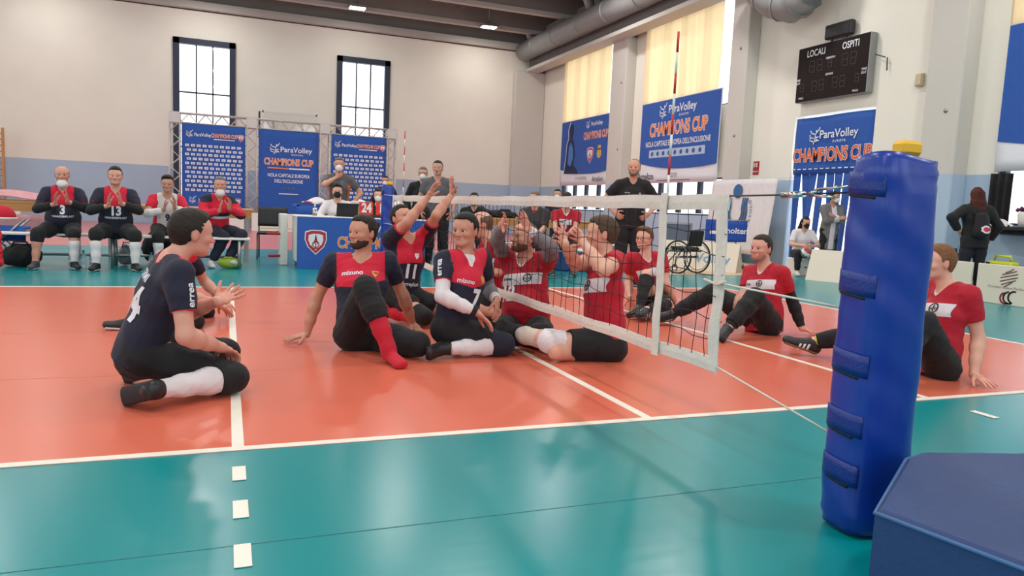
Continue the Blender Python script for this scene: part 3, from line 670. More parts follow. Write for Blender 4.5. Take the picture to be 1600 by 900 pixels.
def wall(name, m, axis, c, a0, a1, z1, holes, th=.3):
    """wall along an axis (x or y) at coordinate c, with rectangular openings (a0,a1,z0,z1)"""
    A = sorted({a0, a1, *[h[0] for h in holes], *[h[1] for h in holes]}); Z = sorted({0, z1, *[h[2] for h in holes], *[h[3] for h in holes]}); b = MB()
    for i in range(len(A)-1):
        for j in range(len(Z)-1):
            ac, zc = (A[i]+A[i+1])/2, (Z[j]+Z[j+1])/2
            if any(h[0] < ac < h[1] and h[2] < zc < h[3] for h in holes): continue
            b.box((ac, c+th/2, zc) if axis == 'x' else (c+th/2, ac, zc), (A[i+1]-A[i], th, Z[j+1]-Z[j]) if axis == 'x' else (th, A[i+1]-A[i], Z[j+1]-Z[j]))
    o = b.build(name, m, origin=(0, 0, 0)); return st(o)
WB = [(-3.81, -1.8, .5, 6.4), (1.72, 3.7, .5, 6.4)]
wall('wall_back', M_WALL, 'x', YW, -15, XW+.3, 7.4, WB)
RW = [(12.9, 17.05, 4.0, 6.9), (12.9, 17.05, 1.1, 2.12), (18.9, 22.9, 4.0, 6.9), (18.9, 22.9, 1.1, 2.12), (8.15, 10.42, 0.0, 3.42), (.6, 5.5, 4.0, 6.9), (.6, 5.5, 1.15, 2.12)]
wall('wall_right', M_WALL, 'y', XW, -6, YW, 8.0, RW)
wall('wall_left', M_WALL, 'y', -14.8, -9.5, YW, 9.0, [(-8, -2, 2.2, 6.8), (0, 6, 2.2, 6.8), (8, 14, 2.2, 6.8), (16, 22, 2.2, 6.8)])
wall('wall_front', M_WALL, 'x', -9.7, -14.8, XW+.3, 9.0, [(-13, -7.5, 2.2, 6.8), (-5.5, 1, 2.2, 6.8), (3, 9, 2.2, 6.8)])
wall('wall_right_front', M_WALL, 'y', XW, -9.7, -6, 8.0, [])
st(MB().box((-2.3, YW+.1, 8.15), (25, .2, 1.6)).build('trim_9', M_CEIL, origin=(0, 0, 0)))
st(MB().box((XW+.15, 7.8, 8.45), (.2, 35, 1.0)).build('trim_10', M_CEIL, origin=(0, 0, 0)))
ce = st(MB().box((-2, 8.2, 9.0), (26, 36, .2)).build('ceiling', M_CEIL, origin=(0, 0, 0)))
for k in range(8):
    y = 23.9-2.75*k; MB().box((-2.3, y, 8.4), (24.5, .16, 1.0)).build('roof_rib', M_CEIL, ce); MB().box((-2.3, y, 7.84), (24.5, .24, .14)).build('rib_flange', M_FLANGE, ce)
for k in range(4): MB().box((-12+6*k, 24.3, 8.55), (.12, 1.6, .5)).build('cross_rib', M_CEIL, ce)
st(MB().box((-2.3, YW-.12, 7.5), (24.6, .26, .24)).build('trim_1', M_FLANGE, origin=(0, 0, 0)))
tb = st(MB().box((9.62, 9.6, 7.05), (.5, 31.2, .8)).build('trim_2', M_CONC, origin=(0, 0, 0)))
MB().box((9.42, 9.6, 6.6), (.55, 31.2, .12)).build('beam_ledge', M_FLANGE, tb)
MB().box((9.7, 9.6, 7.85), (.5, 31.2, .6)).build('beam_upstand', M_CEIL, tb)
for i, (y0, y1) in enumerate(((6.05, 6.76), (11.82, 12.45), (17.7, 18.65))):
    p = st(MB().box((9.82, (y0+y1)/2, 3.3), (.36, y1-y0, 6.6), bev=.02).build('trim_%d' % (i+3), M_COLM, origin=(0, 0, 0)))
    for zz in (5.2, 3.1): MB().lathe((9.635, y0+.25, zz), [(.04, -.006), (.04, .006)], 10, 'x').build('fixing_plate', M_METAL, p)
st(MB().box((9.35, 25.08, 3.28), (1.28, .34, 6.56), bev=.02).build('trim_8', M_COLM, origin=(0, 0, 0)))
# back wall windows
for i, (x0, x1, z0, z1) in enumerate(WB):
    b = MB()
    for c, d in ((((x0+x1)/2, z1-.1), (x1-x0, .2)), (((x0+x1)/2, z0+.1), (x1-x0, .2)), ((x0+.1, (z0+z1)/2), (.2, z1-z0)), ((x1-.1, (z0+z1)/2), (.2, z1-z0))): b.box((c[0], YW+.02, c[1]), (d[0], .2, d[1]))
    wn = st(b.build('window_%d' % (i+1), M_FRAME, origin=(0, 0, 0)))
    xs = np.linspace(x0+.2, x1-.2, 4); zs = [z0+.2, 2.7, 4.58, z1-.2]
    for xx in xs[1:-1]: MB().box((xx, YW+.03, (z0+z1)/2), (.045, .06, z1-z0-.4)).build('mullion', M_FRAME, wn)
    for zz in zs[1:-1]: MB().box(((x0+x1)/2, YW+.03, zz), (x1-x0-.4, .06, .05)).build('glazing_bar', M_FRAME, wn)
    for a in range(3):
        for c in range(3): MB().box(((xs[a]+xs[a+1])/2, YW+.04, (zs[c]+zs[c+1])/2), (xs[a+1]-xs[a]-.03, .008, zs[c+1]-zs[c]-.03)).build('pane', M_PANE, wn)
# right wall windows: high (behind curtains) and low strips
n = 3
for (y0, y1, z0, z1) in RW:
    if z0 == 0: continue
    b = MB(); cz = (z0+z1)/2
    for yy in (y0+.05, y1-.05): b.box((XW+.12, yy, cz), (.12, .1, z1-z0))
    for zz in (z0+.02, z1-.02): b.box((XW+.12, (y0+y1)/2, zz), (.12, y1-y0, .04))
    wn = st(b.build('window_%d' % n, M_FRAME, origin=(0, 0, 0))); n += 1; k = 4
    ys = np.linspace(y0+.1, y1-.1, k+1)
    for yy in ys[1:-1]: MB().box((XW+.1, yy, cz), (.1, .16 if z0 < 2 else .06, z1-z0-.1)).build('mullion', M_FRAME, wn)
    for a in range(k): MB().box((XW+.14, (ys[a]+ys[a+1])/2, cz), (.008, ys[a+1]-ys[a]-.05, z1-z0-.12)).build('pane', M_PANE, wn)
# ground and neighbouring facade seen through the panes
st(MB().box((0, 62, 2.2), (60, .5, 4.4)).build('wall_neighbour', mat('far_facade', sl((235, 228, 215)), .8), origin=(0, 0, 0)))
# curtains
for (y0, y1, lab) in ((13.3, 17.0, 'wide cream curtain over the high window above the banner with the row of sponsor marks'), (19.3, 22.85, 'narrower cream curtain over the high window above the banner with a player silhouette'), (.6, 5.5, 'cream curtain over the high window above the plain blue banner at the right edge')):
    c = MB().sheet(lambda a, b, y0=y0, y1=y1: (XW-.07-.03*math.sin(a*60+b*2)-.02*math.sin(a*23+1), y1+(y0-y1)*a, 4.3+b*2.48+.03*math.sin(a*14)*(b > .9)), 90, 10, .003).build('curtain', M_CURT, origin=(XW-.07, (y0+y1)/2, 4.3)); tag(c, lab, 'curtain', 'curtains of the right wall')
    rl = MB().tube((XW-.07, y0, 6.8), (XW-.07, y1, 6.8), .012, 6).build('curtain_rail', M_DARKM, c, world=True)
# ducts
d = MB().path([(9.0, -6, 7.3), (9.0, 10, 7.3), (9.0, 24.9, 7.3)], .36, 24).build('ventilation_duct', M_GALV, origin=(9, 10, 7.3)); tag(d, 'long round galvanised duct running under the roof along the right wall', 'duct')
for yy in np.arange(-5, 25, 1.9): MB().lathe((0, yy-10, 0), [(.375, -.03), (.38, 0), (.375, .03)], 24, 'y').build('duct_collar', M_GALV, d)
for yy in (13.2, 19.0, 24.0): MB().path([(0, yy-10, .2), (-.25, yy-10, .75), (-.35, yy-10, 1.2)], .16, 14).build('branch_pipe', M_GALV, d)
el = [(8.95, 11.3, 6.75), (9.1, 10.8, 6.25), (9.2, 10.4, 5.92), (9.3, 10.0, 5.76), (9.3, 9.68, 5.85), (9.3, 9.5, 6.2), (9.3, 9.45, 6.6), (9.2, 9.45, 7.2)]
d = MB().path(el, .44, 16).build('duct_elbow', M_GALV, origin=(9.3, 9.8, 6.0)); tag(d, 'segmented duct elbow bending down above the scoreboard', 'duct')
for q0, q1 in zip(el[1:-2], el[2:-1]):
    m_ = (Vector(q0)+Vector(q1))/2; d_ = (Vector(q1)-Vector(q0)).normalized()*.025; MB().tube(m_-d_, m_+d_, .452, 16).build('duct_seam', M_GALV, d, world=True)
# floodlights under the roof
def lamp():
    o = empty('floodlight', (0, 0, 0), 'x', 'lamp', 'square floodlights under the roof')
    MB().box((0, 0, .05), (.62, .46, .1), bev=.02).build('housing', M_METAL, o)
    MB().box((0, 0, -.006), (.52, .36, .012)).build('diffuser', mat('lamp_glow', (1, 1, 1), .5, emit=(1, .95, .86, 9)), o)
    MB().tube((0, 0, .1), (0, 0, 1.2), .02, 6).build('hanger', M_METAL, o)
    return o
pl_ = lamp()
for i, (x, y) in enumerate([(2.13, 23.4), (7.0, 23.5)]+[(x, y) for x in (-7.5, -2.6, 2.3, 7.2) for y in (16.5, 10.0, 3.5, -3.0)]+[(-7.5, 23.4), (-2.7, 23.4)]):
    o = pl_ if i == 0 else copy_tree(pl_); o.location = (x, y, 7.72)
    o['label'] = ['lit square floodlight hanging left of the other, above the right-hand tall window', 'lit square floodlight hanging nearest the corner duct', 'square floodlight in the rows under the roof above the court'][min(i, 2)]
    ld = bpy.data.lights.new('floodlight_light', 'AREA'); ld.shape = 'RECTANGLE'; ld.size = .55; ld.size_y = .4; ld.energy = LAMP_W if y < 20 else 14.0; ld.color = (1, .97, .93)
    lo = bpy.data.objects.new('floodlight_light', ld); COL.objects.link(lo); lo.parent = o; lo.location = (0, 0, -.03)

# ------------------------------------------------------------------ truss with banners, backboard, boards behind the court
TY = 21.8; TX = [-3.56, -1.34, .9, 3.1]; TZ = 3.51
def truss_seg(a, b, half, n, parent, name):
    a = Vector(a); b = Vector(b); d = (b-a).normalized(); u = Vector((0, 1, 0)); w_ = d.cross(u).normalized(); c = MB()
    cs = [(u*sx+w_*sy)*half for sx in (-1, 1) for sy in (-1, 1)]
    for q in cs: c.tube(a+q, b+q, .024, 6)
    o = c.build(name, M_TRUSS, parent, world=True); br = MB()
    for f, g in ((0, 1), (2, 3), (0, 2), (1, 3)):
        for k in range(n):
            p, q = a+(b-a)*(k/n), a+(b-a)*((k+1)/n); s0, s1 = (f, g) if k % 2 == 0 else (g, f); br.tube(p+cs[s0], q+cs[s1], .011, 5, cap=False)
    tag(br.build('bracing', M_TRUSS, o, world=True), kind='stuff')
tr = empty('truss_frame', (-.13, TY, 0), 'aluminium lattice truss frame holding three blue banners by the rear wall', 'truss')
for x in TX:
    truss_seg((x, TY, .02), (x, TY, TZ), .145, 13, tr, 'truss_tower'); MB().box((x, TY, .01), (.5, .5, .02)).build('base_plate', M_TRUSS, tr, world=True)
    MB().box((x, TY, TZ-.145), (.34, .34, .34), bev=.02).build('corner_cube', M_TRUSS, tr, world=True)
for a, b in zip(TX[:-1], TX[1:]): truss_seg((a+.16, TY, TZ-.145), (b-.16, TY, TZ-.145), .145, 8, tr, 'truss_beam')
def grid_print(fr, par, x0, y0, nx, ny, dx, dy):
    W, Dk = [], []
    for j in range(ny):
        for i in range(nx):
            x = x0+i*dx+(dx*.3 if j % 2 else 0); y = y0-j*dy; W.append(rect(x-.055, y-.035, x+.055, y+.035))
            (Dk if (i*7+j*3) % 5 else W).append(rect(x-.03, y-.012, x+.03, y+.012))
    tag(fr.polys(par, 'sponsor_marks', W, M_PWHITE, .006), kind='stuff'); tag(fr.polys(par, 'sponsor_inks', Dk, mat('print_grey', sl((110, 120, 150)), .7), .008), kind='stuff')
for i, (x0, x1, lab) in enumerate(((TX[0]+.2, TX[1]-.2, 'blue sponsor-wall banner with rows of small white marks, left in the truss'), (TX[1]+.2, TX[2]-.2, 'blue event banner with orange title in the middle of the truss'), (TX[2]+.2, TX[3]-.2, 'blue sponsor-wall banner with rows of small white marks, right in the truss'))):
    cx, wd = (x0+x1)/2, x1-x0
    bn = MB().sheet(lambda a, b: (x0+wd*a, TY-.17-.006*math.sin(a*9+b*5), 2.95*b+.25), 10, 14, .004).build('banner', M_BLUECLOTH, origin=(cx, TY-.17, .25)); tag(bn, lab, 'banner', 'blue banners in the truss')
    MB().tube((x0, TY-.17, 3.21), (x1, TY-.17, 3.21), .012, 6).build('hem_rod', M_METAL, bn, world=True)
    tv = MB()
    for zz in np.arange(.4, 3.3, .32):
        for xx, sx in ((x0, -1), (x1, 1)): tv.tube((xx, TY-.17, zz), (xx+sx*.07, TY-.15, zz), .008, 4)
    tag(tv.build('bungee_ties', M_PLB, bn, world=True), kind='stuff')
    fr = Frame((cx, TY-.178, 0), (1, 0, 0), (0, 0, 1))
    if i == 1:
        figure(fr, bn, -.42, 2.62, .34, M_PWHITE); fr.text(bn, 'lettering', 'ParaVolley', .22, 2.6, .23, M_PWHITE, .012); fr.text(bn, 'lettering', 'E U R O P E', .25, 2.45, .07, M_PWHITE)
        fr.text(bn, 'title_outline', 'CHAMPIONS CUP', 0, 2.2, .29, M_PWHITE, .05, .66, .006); fr.text(bn, 'title', 'CHAMPIONS CUP', 0, 2.2, .29, M_ORANGE, .018, .66, .010)
        fr.polys(bn, 'rule', [rect(-.65, 1.99, -.02, 2.03)], M_ORANGE); fr.polys(bn, 'rule', [rect(.0, 1.99, .65, 2.03)], M_PWHITE)
        fr.text(bn, 'lettering', 'NOLA CAPITALE EUROPEA', 0, 1.78, .15, M_PWHITE, .014, .72); fr.text(bn, 'lettering', "DELL'INCLUSIONE", 0, 1.6, .15, M_PWHITE, .014, .72)
        fr.polys(bn, 'badge', [disc(-.14, 1.38, .045), disc(0, 1.38, .045), disc(.14, 1.38, .045)], mat('print_slate', sl((70, 90, 130)), .7)); fr.polys(bn, 'rule', [rect(-.3, 1.19, .3, 1.215)], M_PWHITE)
    else:
        figure(fr, bn, -.68, 2.9, .22, M_PWHITE); fr.text(bn, 'lettering', 'ParaVolley', -.32, 2.88, .14, M_PWHITE, .015, .8); fr.text(bn, 'title_outline', 'CHAMPIONS CUP', .3, 2.88, .16, M_PWHITE, .05, .6, .006); fr.text(bn, 'title', 'CHAMPIONS CUP', .3, 2.88, .16, M_ORANGE, .02, .6, .009)
        fr.polys(bn, 'rule', [rect(.0, 2.76, .6, 2.785)], M_PWHITE); shield(fr, bn, .78, 2.86, .19)
        grid_print(fr, bn, -.76, 2.55, 10, 11, .165, .135); figure(fr, bn, -.6, .9, .22, M_PWHITE); fr.text(bn, 'lettering', 'ParaVolley', -.2, .88, .14, M_PWHITE, .015, .8); shield(fr, bn, .7, .88, .19)
bb = empty('basketball_backboard', (-.03, 24.0, 2.96), 'clear basketball backboard in a white frame behind the truss', 'backboard')
MB().box((0, 0, .53), (1.72, .02, .98)).build('board_panel', M_ACRYL, bb)
b = MB()
for c, s_ in (((0, 0, 1.05), (1.84, .06, .06)), ((0, 0, .0), (1.84, .06, .06)), ((-.9, 0, .53), (.06, .06, 1.1)), ((.9, 0, .53), (.06, .06, 1.1))): b.box(c, s_)
b.build('board_frame', M_WHITE, bb); MB().box((-1.0, .1, .6), (.06, .1, .9)).build('side_pad', M_DARKM, bb)
MB().tube((-.5, 0, .3), (-.5, 1.26, .9), .04, 8).tube((.5, 0, .3), (.5, 1.26, .9), .04, 8).build('wall_arms', M_METAL, bb)
def adboard(x0, x1, y, lab, txt, m, grp='white boards before the truss'):
    o = MB().box(((x1-x0)/2, 0, .285), (x1-x0, .03, .57), bev=.008).build('advertising_board', M_WHITE, loc=(x0, y, 0)); tag(o, lab, 'board', grp)
    f = Frame(((x0+x1)/2, y-.016, .28), (1, 0, 0), (0, 0, 1)); f.text(o, 'lettering', txt, 0, .03, .3, m, .02); f.polys(o, 'rule', [rect(-.5, -.19, .5, -.17)], m)
    for x in (.15, x1-x0-.15): MB().box((x, .12, .04), (.05, .25, .08)).build('foot', M_DARKM, o)
adboard(-2.95, -1.45, 21.2, 'white advertising board with orange letters, left of the black chair', 'EP', M_ORANGE); adboard(-1.35, .15, 21.2, 'white advertising board with green letters, behind the black chair', 'PO', mat('print_lime', sl((170, 190, 70)), .7))
adboard(-9.2, -7.5, 21.2, 'white advertising board at the far left behind the bench', 'IO', M_PBLUE)
# right-hand white boards with the striped globe and swoosh marks
for i, (y0, y1) in enumerate(((4.55, 6.45), (2.55, 4.45), (.55, 2.45))):
    x = 8.4-.03*i; o = MB().box((0, (y1-y0)/2, .285), (.03, y1-y0, .57), bev=.008).build('advertising_board', mat('board_cream', sl((226, 214, 196)), .6), loc=(x, y0, 0))
    tag(o, ['white board with striped globe mark beside the padded post, partly hidden by the player', 'white board with striped globe mark before the woman with the backpack', 'white board with striped globe mark at the right edge of the hall'][i], 'board', 'white boards by the right wall')
    f = Frame((x-.016, (y0+y1)/2, .28), (0, -1, 0), (0, 0, 1))
    for cx in (-.45, .5):
        f.stroke(o, 'globe_mark', [[(cx-.11*math.cos(q)-.03, .1+.1*math.sin(q)*1.1-.02), (cx, .12+.1*math.sin(q)), (cx+.11*math.cos(q), .15+.1*math.sin(q))] for q in np.linspace(-1.2, 1.2, 6)], .008, mat('print_brown', sl((110, 80, 72)), .7))
        f.text(o, 'lettering', 'Comitato Italiano Paralimpico', cx, -.03, .052, mat('print_tan', sl((170, 150, 130)), .7), .01)
        f.stroke(o, 'swoosh_mark', [arcl(cx+.02, -.17, .085, 100, 300, 10), arcl(cx+.09, -.16, .085, 80, 250, 10)], .012, M_PBLACK); f.stroke(o, 'swoosh_mark', [arcl(cx-.03, -.18, .08, 110, 300, 10)], .012, M_PRED)

# ------------------------------------------------------------------ banners and fittings of the right wall
def wall_banner(y0, y1, z0, z1, lab, white=.42):
    o = MB().sheet(lambda a, b: (XW-.14-.012*math.sin(a*12+b*3)-.01*math.sin(b*6), y1+(y0-y1)*a, z0+(z1-z0)*b), 24, 12, .004).build('banner', M_PWHITE, origin=(XW-.14, (y0+y1)/2, z0)); tag(o, lab, 'banner', 'wall banners of the right side'); W = y1-y0
    f = Frame((XW-.17, (y0+y1)/2, z0), (0, -1, 0), (0, 0, 1)); h = z1-z0
    curve = [(-W/2+.02+(W-.04)*k/16, white-.02+.55*((k/16-.62)**2)) for k in range(17)]
    f.polys(o, 'blue_field', [curve+[(W/2-.02, h-.02), (-W/2+.02, h-.02)]], M_BLUECLOTH, .002)
    MB().tube((XW-.14, y0, z1), (XW-.14, y1, z1), .015, 6).build('top_rope', M_PWHITE, o, world=True); return o, f
o, f = wall_banner(12.95, 16.88, 2.0, 4.4, 'wide blue and white event banner on the right wall behind the antenna')
figure(f, o, -.75, 2.08, .42, M_PWHITE); f.text(o, 'lettering', 'ParaVolley', .2, 2.1, .32, M_PWHITE, .012); f.text(o, 'lettering', 'E U R O P E', .3, 1.9, .09, M_PWHITE)
f.text(o, 'title_outline', 'CHAMPIONS CUP', 0, 1.55, .52, M_PWHITE, .05, .7, .006); f.text(o, 'title', 'CHAMPIONS CUP', 0, 1.55, .52, M_ORANGE, .015, .7, .010)
f.text(o, 'lettering', "NOLA CAPITALE EUROPEA DELL'INCLUSIONE", 0, 1.15, .22, M_PWHITE, .014, .72); f.polys(o, 'mark_strip', [rect(-1.4, .75, 1.4, .98)], mat('print_pale', sl((175, 190, 215)), .7))
for k in range(9): f.polys(o, 'sponsor_mark', [disc(-1.22+.3*k, .865, .07, 10)], M_PBLUE, .008)
f.text(o, 'lettering', 'Artelon', -1.55, .2, .3, M_PBLACK, .005); f.text(o, 'lettering', 'GAZETE', -.1, .22, .17, mat('print_grey2', sl((120, 120, 124)), .7), .0, .8); f.polys(o, 'rule', [rect(-.9, .07, .8, .085)], M_PBLACK)
o, f = wall_banner(18.98, 22.7, 2.0, 4.38, 'smaller blue and white banner with a player silhouette on the right wall near the corner')
figure(f, o, .35, 2.12, .3, M_PWHITE); f.text(o, 'lettering', 'ParaVolley', 1.0, 2.12, .2, M_PWHITE, .012); f.text(o, 'title_outline', 'CHAMPIONS CUP', .95, 1.72, .34, M_PWHITE, .05, .68, .006); f.text(o, 'title', 'CHAMPIONS CUP', .95, 1.72, .34, M_ORANGE, .018, .68, .009)
shield(f, o, .6, 1.05, .5); f.polys(o, 'crest', [disc(1.28, 1.08, .17, 12), rect(1.18, 1.2, 1.38, 1.36)], M_GOLD)
f.polys(o, 'silhouette', [[(-1.5, .45), (-1.35, 1.0), (-1.3, 1.5), (-1.15, 1.75), (-1.2, 2.05), (-1.05, 2.28), (-.8, 2.2), (-.78, 1.95), (-.88, 1.75), (-.7, 1.5), (-.6, 1.1), (-.72, .75), (-.35, .55), (-.3, .42)]], mat('print_navy', sl((20, 34, 78)), .7), .004); f.polys(o, 'silhouette_light', [[(-1.2, .8), (-1.15, 1.4), (-1.0, 1.6), (-.8, 1.35), (-.75, 1.0), (-.95, .7)]], mat('print_midblue', sl((70, 120, 190)), .7), .006)
f.stroke(o, 'silhouette_edge', [[(-1.52, .45), (-1.38, 1.0), (-1.34, 1.5), (-1.2, 1.75), (-1.25, 2.05), (-1.08, 2.32)]], .02, M_PWHITE, .006)
f.text(o, 'lettering', 'Artelon', 1.25, .2, .26, M_PBLACK, .005); f.text(o, 'lettering', 'TLON INDUSTRIAL', -.05, .25, .14, mat('print_grey2', sl((120, 120, 124)), .7), .0, .8)
wall_banner(.9, 5.46, 2.03, 4.4, 'plain blue and white banner on the right wall above the hatch at the right edge', .3)
# doorway banner with its lower half cut in strips
DX = XW+.05; o = MB().sheet(lambda a, b: (DX-.02*math.sin(a*7+b*3), 10.38-2.2*a, 2.12+1.25*b), 16, 8, .004).build('banner', M_BLUECLOTH, origin=(DX, 9.28, 2.12)); tag(o, 'blue doorway banner with orange title, its lower half slit into strips', 'banner')
f = Frame((DX-.03, 9.28, 2.12), (0, -1, 0), (0, 0, 1)); figure(f, o, -.48, .82, .34, M_PWHITE); f.text(o, 'lettering', 'ParaVolley', .18, .84, .25, M_PWHITE, .012); f.text(o, 'lettering', 'E U R O P E', .22, .68, .07, M_PWHITE)
f.text(o, 'title_outline', 'CHAMPIONS CUP', 0, .4, .4, M_PWHITE, .05, .7, .006); f.text(o, 'title', 'CHAMPIONS CUP', 0, .4, .4, mat('print_deeporange', sl((222, 96, 50)), .7), .018, .7, .010); tag(f.polys(o, 'dash_line', [rect(-1.1+.17*k, .1, -1.0+.17*k, .12) for k in range(13)], M_PWHITE), kind='stuff')
for k in range(9):
    ya = 10.38-.245*k; tw = .10*math.sin(k*2.1)+.05; MB().sheet(lambda a, b: (DX+.03+(1-b)*.12*math.sin(k*1.7)-.10*a*(1-b), ya-(.235-.05*(1-b)*(k % 3))*a-tw*(1-b), .12+2.05*b), 3, 12, .003).build('strip', M_BLUECLOTH, o, world=True)
# scoreboard
sb = empty('scoreboard', (9.9, 9.25, 3.67), 'dark electronic scoreboard reading LOCALI and OSPITI, high on the right wall', 'scoreboard')
MB().box((0, 0, .605), (.18, 1.97, 1.18), bev=.01).build('case', mat('score_case', sl((150, 150, 150)), .5, .4), sb); MB().box((-.094, 0, .605), (.01, 1.95, 1.16)).build('front_panel', mat('score_front', sl((30, 20, 20)), .7, spec=.2), sb)
MB().tube((.0, -1.05, .75), (.0, -1.3, .65), .01, 5).tube((.05, -1.3, .65), (.05, -1.32, .4), .012, 5).build('cable', M_PLB, sb)
f = Frame((9.80, 9.25, 3.67), (0, -1, 0), (0, 0, 1)); M_SEG = mat('dark_segment', sl((52, 28, 28)), .6)
for t, x, y, z, wd in (('LOCALI', -.45, 1.03, .2, .78), ('OSPITI', .5, 1.03, .2, .78), ('PERIODO', -.02, .86, .06, 1), ('TIME', -.93, .5, .065, 1), ('OUT', -.93, .43, .065, 1), ('TIME', .9, .48, .065, 1), ('OUT', .9, .41, .065, 1), ('BONUS', -.02, .52, .06, 1), ('FALLI', -.8, .1, .06, 1), ('FALLI', .72, .08, .06, 1)): f.text(sb, 'lettering', t, x, y, z, M_PWHITE, .012, wd)
def seg7(x, y, w_, h): return [rect(x, y, x+w_, y+.02), rect(x, y+h/2, x+w_, y+h/2+.02), rect(x, y+h, x+w_, y+h+.02), rect(x, y, x+.02, y+h), rect(x+w_, y, x+w_+.02, y+h)]
tag(f.polys(sb, 'digit_segments', sum([seg7(x, y, w_, h) for x, y, w_, h in ((-.62, .62, .14, .24), (-.4, .62, .14, .24), (-.09, .66, .1, .16), (.3, .62, .14, .24), (.52, .62, .14, .24), (-.5, .2, .13, .22), (-.3, .2, .13, .22), (.08, .2, .13, .22), (.28, .2, .13, .22), (-.85, .24, .1, .16), (.68, .24, .1, .16))], []), M_SEG), kind='stuff')
s2 = MB().box((0, 0, .16), (.14, .74, .3), bev=.03).build('shot_clock', mat('score_front2', sl((34, 22, 26)), .4), loc=(9.88, 9.17, 4.92)); tag(s2, 'small black display box mounted above the scoreboard', 'display')
MB().box((0, .2, -.06), (.04, .04, .12)).box((0, -.2, -.06), (.04, .04, .12)).build('bracket', M_DARKM, s2); MB().box((-.072, 0, .16), (.01, .64, .22)).build('screen', M_PLB, s2)
jb = MB().box((-.04, 0, .12), (.08, .16, .24), bev=.015).build('junction_box', mat('beige_plastic', sl((196, 182, 152)), .5), loc=(10.0, 7.17, 3.66)); tag(jb, 'small beige junction box on the wall right of the scoreboard', 'box'); MB().box((-.085, 0, .12), (.012, .12, .18)).build('cover', mat('beige_plastic', sl((196, 182, 152)), .5), jb)
fs = MB().box((-.01, 0, .16), (.02, .2, .32)).build('fire_sign', mat('sign_red', sl((170, 30, 30)), .5), loc=(10.0, 11.6, 2.15)); tag(fs, 'small red fire equipment sign beside the doorway banner', 'sign'); f = Frame((9.978, 11.6, 2.15), (0, -1, 0), (0, 0, 1)); f.polys(fs, 'pictogram', [rect(-.07, .18, -.03, .28), rect(.01, .18, .06, .28), rect(-.06, .22, .05, .24)], M_PWHITE); f.text(fs, 'lettering', 'IDRANTE', 0, .07, .045, M_PWHITE)
# federation flag draped on the lower wall
o = MB().sheet(lambda a, b: (9.56-.012*math.sin(a*9+b*2)-.10*(1-b), 12.65-2.35*a+.12*(1-b), .23+1.78*b), 20, 14, .004).build('flag', M_WHITEC, origin=(9.56, 11.5, .23)); tag(o, 'white flag with a blue ball-and-arcs emblem hung on the lower wall', 'flag')
MB().tube((9.56, 12.64, 2.0), (9.99, 12.64, 2.05), .006, 5).build('hanging_cord', M_PWHITE, o, world=True); MB().tube((9.56, 10.31, 2.0), (9.99, 10.31, 2.05), .006, 5).build('hanging_cord', M_PWHITE, o, world=True)
f = Frame((9.435, 11.62, .23), (0, -1, 0), (.056, 0, 1)); M_EMB = mat('print_fed', sl((52, 98, 150)), .7)
f.polys(o, 'emblem_ball', [disc(0, 1.5, .17, 24)], M_EMB, .0)
for r in (.24, .32, .40): f.stroke(o, 'emblem_arc', [[(-r-.0, 1.33)]+arcl(0, .98, r, 155, 264, 14, r*1.1), [(r+.0, 1.33)]+arcl(0, .98, r, 25, -84, 14, r*1.1)], .028, M_EMB, .0)
for k, ch in enumerate('PALLAVOLO'):
    an = math.radians(-62+11*k); v, ff = text2d(ch, .13, .005); ca, sa = math.cos(an+math.pi/2), math.sin(an+math.pi/2); b = MB(); cx, cy = .56*math.cos(an), .98+.6*math.sin(an); b.add([f.P(cx+p[0]*ca-p[1]*sa, cy+p[0]*sa+p[1]*ca, .0) for p in v], ff); b.build('lettering', M_EMB, o, world=True)
# plastic sheet hanging by the column and hatch counter
o = MB().sheet(lambda a, b: (9.93-.05*math.sin(a*14+b*2), 7.9-.9*a-.1*(1-b), .1+1.9*b), 16, 10, .003).build('plastic_sheet', mat('milky_plastic', sl((205, 208, 215)), .25, trans=.3), origin=(9.93, 7, .1)); tag(o, 'milky plastic sheet hanging behind the padded post', 'sheet')
ct = MB().box((0, 0, 0), (.5, 4.9, .06), bev=.01).build('hatch_counter', M_PLB, loc=(9.8, 2.95, 1.1)); tag(ct, 'black counter shelf under the hatch window at the right edge', 'shelf'); MB().box((.1, 0, -.06), (.05, 4.7, .08)).build('support_rail', M_DARKM, ct)
bl = MB().sheet(lambda a, b: (9.88-.04*math.sin(a*20), 5.52-.4*a, 1.15+.85*b), 24, 4, .004).build('black_curtain', M_BLACK, origin=(9.88, 5, 1.15)); tag(bl, 'short black curtain pulled aside at the hatch window', 'curtain')
pt = MB().lathe((0, 0, 0), [(.09, 0), (.11, .1), (.115, .2), (.1, .24)], 14).build('counter_pot', M_WHITE, loc=(9.72, 4.75, 1.13)); tag(pt, 'white pot with purple flowers on the hatch counter', 'pot'); b = MB()
for k in range(16): a = k*2.4; r = .02+.007*k; b.lathe((r*math.cos(a), r*math.sin(a), .25+.08*random.random()), [(.005, -.03), (.035, 0), (.01, .04)], 6)
b.build('flowers', mat('purple_petal', sl((95, 40, 80)), .8), pt)
tw = MB().sheet(lambda a, b: (-.14+.28*a, -.14+.28*b, .06+.1*math.sin(a*3.1)*math.sin(b*3.1)+.02*math.sin(a*15+b*9)), 14, 14, .006).build('white_cloth', M_WHITEC, loc=(9.72, 5.15, 1.08)); tag(tw, 'crumpled white cloth on the hatch counter beside the flower pot', 'cloth')

